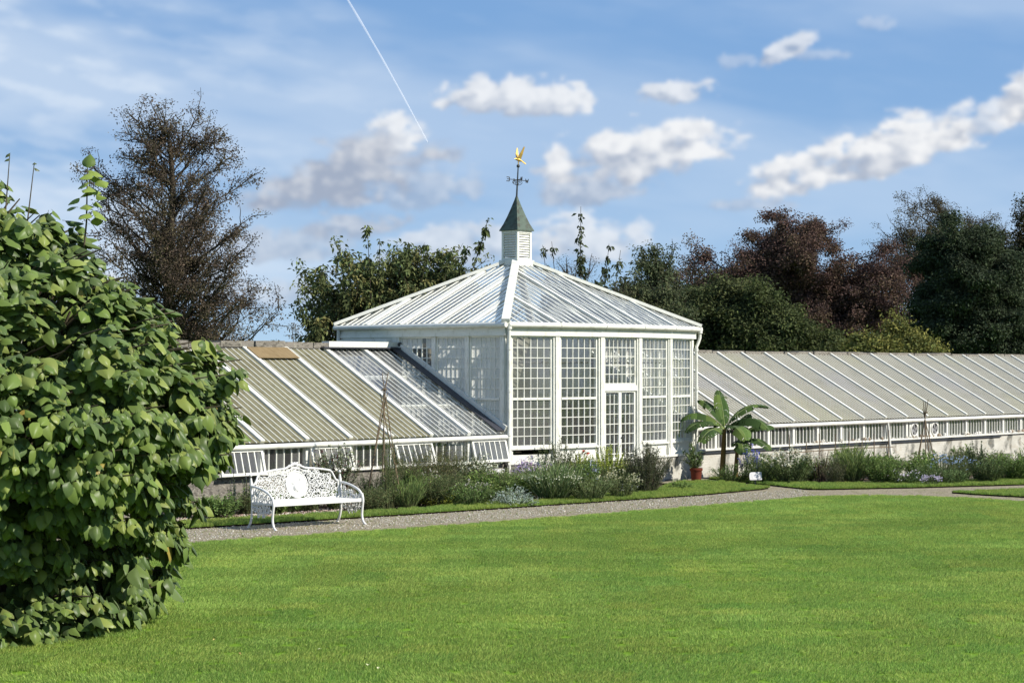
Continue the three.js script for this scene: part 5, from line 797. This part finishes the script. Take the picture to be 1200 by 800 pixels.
// ---------------------------------------------------------------- the big bush
{
  R = rngOf(500);
  const leafGeo = (wd, fold, bend, seed) => {
    const gb = new GB(), nl = 7, cs = [-1, -0.5, 0, 0.5, 1];
    const hw = (t) => wd * Math.pow(Math.sin(Math.PI * Math.pow(clamp(t), 0.72)), 0.8) * (1 - 0.25 * t);
    const P = (i, c) => { const t = i / nl, w = hw(t), x = c * w, vein = 0.012 * Math.abs(c) * Math.sin(t * 26 - Math.abs(c) * 3.2); const b = bend * t * t; return V(x, t * (1 - 0.12 * bend * t), -b * 0.55 - fold * Math.abs(c) * w * 1.1 - 0.10 * c * c * wd + vein); };
    for (let i = 0; i < nl; i++) for (let k = 0; k < 4; k++) { const a = P(i, cs[k]), b = P(i, cs[k + 1]), c = P(i + 1, cs[k + 1]), d = P(i + 1, cs[k]); gb.color([1, 1, 1]); if (i) gb.tri(a, b, c); gb.tri(a, c, d); }
    gb.color([0.8, 0.9, 0.6]).tube([V(0, -0.16, 0.02), V(0, 0, 0)], 0.012, 4, false);
    let g = gb.build(true); g.deleteAttribute('normal'); g.deleteAttribute('uv'); g = mergeVertices(g, 1e-4); g.computeVertexNormals(); return g;
  };
  const geos = [leafGeo(0.42, 0.45, 0.5, 1), leafGeo(0.46, 0.35, 0.9, 2), leafGeo(0.38, 0.7, 0.3, 3), leafGeo(0.47, 0.25, 0.65, 4)];
  const prof = [[0, 1.5], [0.38, 1.66], [0.8, 1.78], [1.28, 2.0], [1.75, 2.34], [2.18, 2.44], [2.6, 2.2], [3.04, 1.8], [3.57, 1.25], [4.0, 0.75], [4.25, 0.3], [4.35, 0.02]];
  const rad = (h) => { for (let i = 0; i < prof.length - 1; i++) if (h <= prof[i + 1][0]) return lerp(prof[i][1], prof[i + 1][1], (h - prof[i][0]) / (prof[i + 1][0] - prof[i][0])); return 0; };
  const BX = -5.22, BZ = -18.1, cam = camera.position;
  const g = thing('large_leafy_bush', 'huge rounded bush with big drooping green leaves at the edge of the lawn', 'bush', [BX, 0, BZ]);
  const leaves = [], X = V(), Y = V(), Z = V();
  const addLeaf = (p, dir, nrm, s, col, bonus = 0) => { Y.copy(dir).normalize(); X.copy(Y).cross(nrm).normalize(); Z.copy(X).cross(Y).normalize(); const m = new THREE.Matrix4().makeBasis(X.clone().multiplyScalar(s), Y.clone().multiplyScalar(s), Z.clone().multiplyScalar(s)).setPosition(p); leaves.push({ m, col, k: Math.floor(R() * 4), p: p.clone(), n: Z.clone(), s, bonus }); };
  const greens = [[0.095, 0.15, 0.03], [0.115, 0.175, 0.034], [0.065, 0.11, 0.027], [0.14, 0.2, 0.038], [0.10, 0.15, 0.042], [0.19, 0.235, 0.052]];
  const stems = new GB(); stems.color([0.09, 0.075, 0.05]);
  const shoot = (tip, out, n, size) => {
    const droop = rr(0.4, 1.9);
    for (let k = 0; k < n; k++) {
      const a = k / n * 6.28 + rr(-0.4, 0.4), side = V(Math.cos(a), 0, Math.sin(a)), d = out.clone().multiplyScalar(0.75).addScaledVector(side, 0.75).add(V(0, -droop * rr(0.6, 1.2), 0)), nn = out.clone().multiplyScalar(0.7).add(V(0, 0.75, 0)).addScaledVector(rdir(), 0.55);
      const c = pick(greens), v = rr(0.75, 1.25), old = R() < 0.004;
      addLeaf(tip.clone().addScaledVector(side, 0.035).addScaledVector(out, rr(-0.05, 0.03)).add(V(0, -k * 0.012, 0)), d, nn, size * rr(0.7, 1.18), old ? [0.3, 0.24, 0.05] : [c[0] * v, c[1] * v, c[2] * v]);
    }
  };
  for (let i = 0, made = 0; i < 6000 && made < 640; i++) { // leafy branch ends, each a drooping clump of shoots
    const h = 0.15 + R() * 4.15, r0 = rad(h); if (R() * 2.5 > r0 + 0.2) continue;
    const phi = R() * 6.2832, cs = Math.cos(phi), sn = Math.sin(phi); // sn > 0 faces the camera
    if (sn < -0.45 && R() < 0.7) continue;
    const hollow = sstep(0.5, 0.95, Math.cos(phi - 0.85)) * sstep(0.08, 0.35, h) * (1 - sstep(0.85, 1.35, h)); if (R() < hollow * 0.75) continue;
    const r = Math.max(0.05, r0 * (1 + 0.26 * (fbm(phi * 2.4 + 3, h * 1.3 + 8, 3) - 0.5)) + 0.08 + rr(-0.2, 0.14) - hollow * 0.35), slope = (rad(h + 0.1) - rad(h - 0.1)) / 0.2, out = V(cs, clamp(-slope, -0.4, 1.5), sn).normalize(), c = V(cs * r, h, sn * r), along = V(-sn, 0, cs), big = rr(0.11, 0.21), m = 7 + Math.floor(R() * 6);
    stems.tube([c.clone().multiply(V(0.5, 0.85, 0.5)), c.clone().multiply(V(0.78, 0.97, 0.78)), c], [0.014, 0.010, 0.006], 4, false);
    for (let k = 0; k < m; k++) { const u = rr(-0.3, 0.3), v = Math.pow(R(), 1.4) * 0.42, w = rr(0, 0.12); shoot(c.clone().addScaledVector(along, u * (1 - v)).addScaledVector(out, -v - w * 0.5).add(V(0, 0.06 - Math.abs(u) * 0.35 - w * 0.6, 0)), out.clone().addScaledVector(along, u * 1.6).normalize(), 3 + Math.floor(R() * 4), big * rr(0.6, 1.15)); }
    made++;
  }
  for (let k = 0; k < 26; k++) { const a = R() * 6.28, q = rr(0.2, 0.9), b = V(Math.cos(a) * 0.5 * q, 0, Math.sin(a) * 0.5 * q), t = V(Math.cos(a) * 1.7 * q, rr(2, 3.4), Math.sin(a) * 1.7 * q); stems.tube(new THREE.QuadraticBezierCurve3(b, V(t.x * 0.4, t.y * 0.6, t.z * 0.4), t).getPoints(6), [0.05, 0.045, 0.04, 0.033, 0.027, 0.02, 0.012], 6, false); }
  for (let k = 0; k < 500; k++) { const h = rr(0.15, 3.4), a = rr(-0.3, 3.4), r = rad(h) * rr(0.35, 0.72); shoot(V(Math.cos(a) * r, h, Math.sin(a) * r), V(Math.cos(a), 0.3, Math.sin(a)).normalize(), 6, rr(0.14, 0.19)); }
  // skirt of low shoots resting on the grass and shoots standing out of the top
  for (let k = 0; k < 120; k++) { const a = rr(0.1, 2.9), r = rr(1.45, 1.95) * (1 - 0.16 * sstep(0.5, 1, Math.cos(a - 0.75))), p = V(Math.cos(a) * r, rr(0.05, 0.42), Math.sin(a) * r); shoot(p, V(Math.cos(a), 0.5, Math.sin(a)).normalize(), 5, rr(0.11, 0.16)); }
  for (const [x, h, z, n] of [[0.42, 4.55, 0.2, 2], [0.68, 4.45, 0.3, 2]]) { const t = V(x, h, z); stems.tube([V(x * 0.9, h - 0.6, z), t], [0.008, 0.004], 5, false); for (let k = 0; k < n; k++) addLeaf(t.clone().add(V(0, -k * 0.05, 0)), V(rr(-1, 1), rr(-0.6, 0.6), rr(-0.5, 0.8)), V(0, 1, 0.6), 0.06, [0.07, 0.09, 0.03]); }
  { const t = V(1.14, 4.42, 0.1); stems.tube([V(1.05, 3.3, 0), V(1.12, 3.9, 0.05), t], [0.012, 0.009, 0.005], 5, false); for (let k = 0; k < 16; k++) { const a = k * 2.4; addLeaf(t.clone().add(V(rr(-0.1, 0.1), -0.02 - k * 0.03, rr(-0.05, 0.05))), V(Math.cos(a), rr(-0.35, 0.25), Math.sin(a)), V(0, 1, 0.5), rr(0.12, 0.17), [0.20, 0.27, 0.05]); } addLeaf(t, V(0.05, 1, 0), V(0, 0.1, 1), 0.16, [0.17, 0.25, 0.05]); }
  part('stems', stems.build(true), M.vstd, g);
  const lm = phys({ specularIntensity: 0.35, color: 0xffffff, roughness: 0.92, transmission: 0.26, thickness: 0, vertexColors: true, clearcoat: 0.35, clearcoatRoughness: 0.38 });
  // the leaves that show largest are parts of their own
  const wp = V(); for (const l of leaves) { wp.copy(l.p).add(g.position); const d = cam.clone().sub(wp), px = wp.x / -wp.z * 2200; l.score = l.n.dot(d.clone().normalize()) * l.s / d.length() * (px > -600 ? 1 : 0.1) * (1 + 0.5 * (Math.hypot(l.p.x, l.p.z) / Math.max(0.3, rad(l.p.y)) - 0.8)); }
  leaves.sort((a, b) => b.score - a.score);
  const tones = greens.map((c) => { const m = lm.clone(); m.color.setRGB(...c); return m; });
  for (const l of leaves.slice(0, 300)) { const m = part('leaf', geos[l.k], tones[Math.floor(R() * 5.4)], g); m.matrix.copy(l.m); m.matrix.decompose(m.position, m.quaternion, m.scale); }
  const rest = leaves.slice(300);
  for (let k = 0; k < 4; k++) { const s = rest.filter((l) => l.k === k); copies('foliage', geos[k], lm, s.map((l) => l.m), g, s.map((l) => lin(...l.col))); }
  console.log('bush leaves', leaves.length);
}

// ---------------------------------------------------------------- mown grass
{
  const inside = (poly, x, d) => { let c = false; for (let i = 0, j = poly.length - 1; i < poly.length; j = i++) { const [xi, yi] = poly[i], [xj, yj] = poly[j]; if (yi > d !== yj > d && x < ((xj - xi) * (d - yi)) / (yj - yi) + xi) c = !c; } return c; };
  const patch = (seed, size, n, hh, lean) => { R = rngOf(seed); const gb = new GB(); for (let i = 0; i < n; i++) { const x = rr(-size / 2, size / 2), z = rr(-size / 2, size / 2), h = hh * rr(0.55, 1.2), a = R() * 6.28, w = rr(0.0022, 0.0042), b = V(x, 0, z), s = V(Math.cos(a) * w, 0, Math.sin(a) * w), l = V(lean * h * 0.5 + rr(-0.5, 0.5) * h, h, rr(-0.5, 0.5) * h), m = b.clone().addScaledVector(l, 0.55).add(V(-l.x * 0.12, h * 0.06, -l.z * 0.12)); const v = rr(0.55, 1.45), c = R() < 0.08 ? [1.75, 1.45, 1.7] : [v * rr(0.9, 1.12), v, v * 0.95]; gb.color(c); const t = b.clone().add(l), s2 = s.clone().multiplyScalar(0.75); gb.tri(b.clone().sub(s), b.clone().add(s), m.clone().add(s2)).tri(b.clone().sub(s), m.clone().add(s2), m.clone().sub(s2)).tri(m.clone().sub(s2), m.clone().add(s2), t); } return gb.build(true); };
  const P = 0.5, big = [1, 2, 3, 4].map((k) => patch(600 + k, P + 0.02, 1700, 0.034, 0.8)), small = [1, 2].map((k) => patch(620 + k, 0.13, 120, 0.03, 0.6));
  R = rngOf(640);
  const lists = big.map(() => [[], []]), ls = small.map(() => [[], []]), m = new THREE.Matrix4(), q = new THREE.Quaternion(), ax = V(0, 1, 0);
  const tone = (x, d) => { const a = fbm(x * 0.5 + 11, d * 0.5 + 5, 4), b = fbm(x * 2.3 + 3, d * 2.3, 3), k = 0.86 + 0.30 * a + 0.14 * (b - 0.5); return lin(0.28 * k * (0.86 + 0.34 * b), 0.405 * k, 0.098 * k); };
  const lay = (poly, y, dMin, dMax, k, tall) => {
    const xs = poly.map((p) => p[0]), ds = poly.map((p) => p[1]), x0 = Math.max(Math.min(...xs), -13), x1 = Math.min(Math.max(...xs), 15), d0 = Math.max(Math.min(...ds), dMin), d1 = Math.min(Math.max(...ds), dMax);
    for (let d = d0; d < d1; d += P) for (let x = x0; x < x1; x += P) {
      if (Math.abs(x) > 0.273 * d + 2.5) continue;
      const cx = x + P / 2, cd = d + P / 2, full = [[0, 0], [P, 0], [0, P], [P, P], [P / 2, P / 2]].every(([a, b]) => inside(poly, x + a, d + b));
      // alternate mowing passes lay the blades one way and back
      const pass = Math.floor((cx * -0.66 + cd * 0.75) / 1.1) & 1, turn = 6.0 * (fbm(cx * 0.35 + 7, cd * 0.8 + 2, 3) - 0.5) + 0.7 * pass - 0.9 + rr(-0.5, 0.5);
      if (full && !tall) { const v = Math.floor(R() * 4); m.compose(V(cx, y, -cd), q.setFromAxisAngle(ax, turn), V(1, rr(0.85, 1.15), 1)); lists[v][0].push(m.clone()); lists[v][1].push(tone(cx, cd)); }
      else for (let a = 0.06; a < P; a += 0.115) for (let b = 0.06; b < P; b += 0.115) { const u = x + a + rr(-0.03, 0.03), w = d + b + rr(-0.03, 0.03); if (!inside(poly, u, w)) continue; const v = Math.floor(R() * 2); m.compose(V(u, y, -w), q.setFromAxisAngle(ax, R() * 6.28), V(1, rr(0.8, 1.35) * k, 1)); ls[v][0].push(m.clone()); const c = tone(u, w); if (tall) c.multiplyScalar(0.8); ls[v][1].push(c); }
    }
  };
  lay(LAWN, -0.002, 13.4, 40, 1, false); lay(VERGE, 0.008, 20, 50, 1.5, true); lay(VERGE2, 0.008, 30, 50, 1.5, true); lay(ISLE, 0.008, 30, 50, 1.3, true);
  lists.forEach(([a, c], i) => copies('lawn_grass', big[i], M.grass, a, scene, c)); ls.forEach(([a, c], i) => copies('edge_grass', small[i], M.grass, a, scene, c));
  console.log('grass', lists.map((l) => l[0].length), ls.map((l) => l[0].length));
}

// loose stones on the path
{
  R = rngOf(72); const list = [], cols = [], m = new THREE.Matrix4(), q = new THREE.Quaternion(), chip = new THREE.IcosahedronGeometry(1, 0);
  for (let k = 0; k < 9000; k++) { const t = R(), x = lerp(-6, 6, t), w = R(), dd = lerp(29.45 + (x + 4.94) * 0.875, 27.4 + (x + 4.6) * 0.89, w), s = rr(0.004, 0.013) * (R() < 0.05 ? 1.6 : 1); m.compose(V(x, -0.017, -dd), q.setFromEuler(new THREE.Euler(R() * 6, R() * 6, R() * 6)), V(s * rr(0.8, 1.5), s * 0.6, s)); list.push(m.clone()); const c = pick([[0.38, 0.36, 0.31], [0.28, 0.26, 0.22], [0.46, 0.44, 0.39], [0.34, 0.31, 0.26], [0.18, 0.2, 0.09]]); cols.push(lin(...c)); }
  copies('loose_gravel', chip, std(0xffffff, 0.95), list, scene, cols);
}
// a few dropped leaves on the lawn beside the bush
{
  R = rngOf(71); const list = [], cols = [], m = new THREE.Matrix4(), q = new THREE.Quaternion(), gb = new GB(); blade(gb, V(0, 0, 0), V(1, 0.1, 0), UPV, 1, 0.6);
  for (let k = 0; k < 16; k++) { const a = rr(0, 1.9), r = rr(1.9, 5.5), x = -5.22 + Math.cos(a) * r, z = -18.1 + Math.sin(a) * r, s = rr(0.03, 0.08); m.compose(V(x, 0.035, z), q.setFromEuler(new THREE.Euler(rr(-0.4, 0.4), R() * 6, rr(-0.4, 0.4))), V(s, s, s)); list.push(m.clone()); cols.push(lin(...pick([[0.42, 0.36, 0.12], [0.30, 0.2, 0.08], [0.5, 0.5, 0.3]]))); }
  copies('fallen_leaves', gb.build(), std(0xffffff, 0.9), list, scene, cols);
}

// ---------------------------------------------------------------- vapour trail high up
{
  const D = 40000, at = (px, py) => V((px - 600) / 2200 * D, 2.5 + (431 - py) / 2200 * D, -D), pts = [], rad = [];
  for (let k = 0; k <= 20; k++) { const t = k / 20; pts.push(at(lerp(403, 501, t), lerp(-8, 166, t) - 9 * Math.sin(t * 3.14) * 0.35).multiplyScalar(1 - 0.12 * t)); rad.push(lerp(22, 9, t) * (1 + 0.12 * Math.sin(k * 5.1))); }
  const g = new GB().tube(pts, rad, 10).build(), o = part('contrail_cloud', g, new THREE.MeshStandardMaterial({ color: 0xffffff, roughness: 1, transparent: true, opacity: 0.22 }), scene);
  setData(o, 'thin white aircraft vapour trail slanting across the blue sky', 'vapour trail');
}

renderer.render(scene, camera);
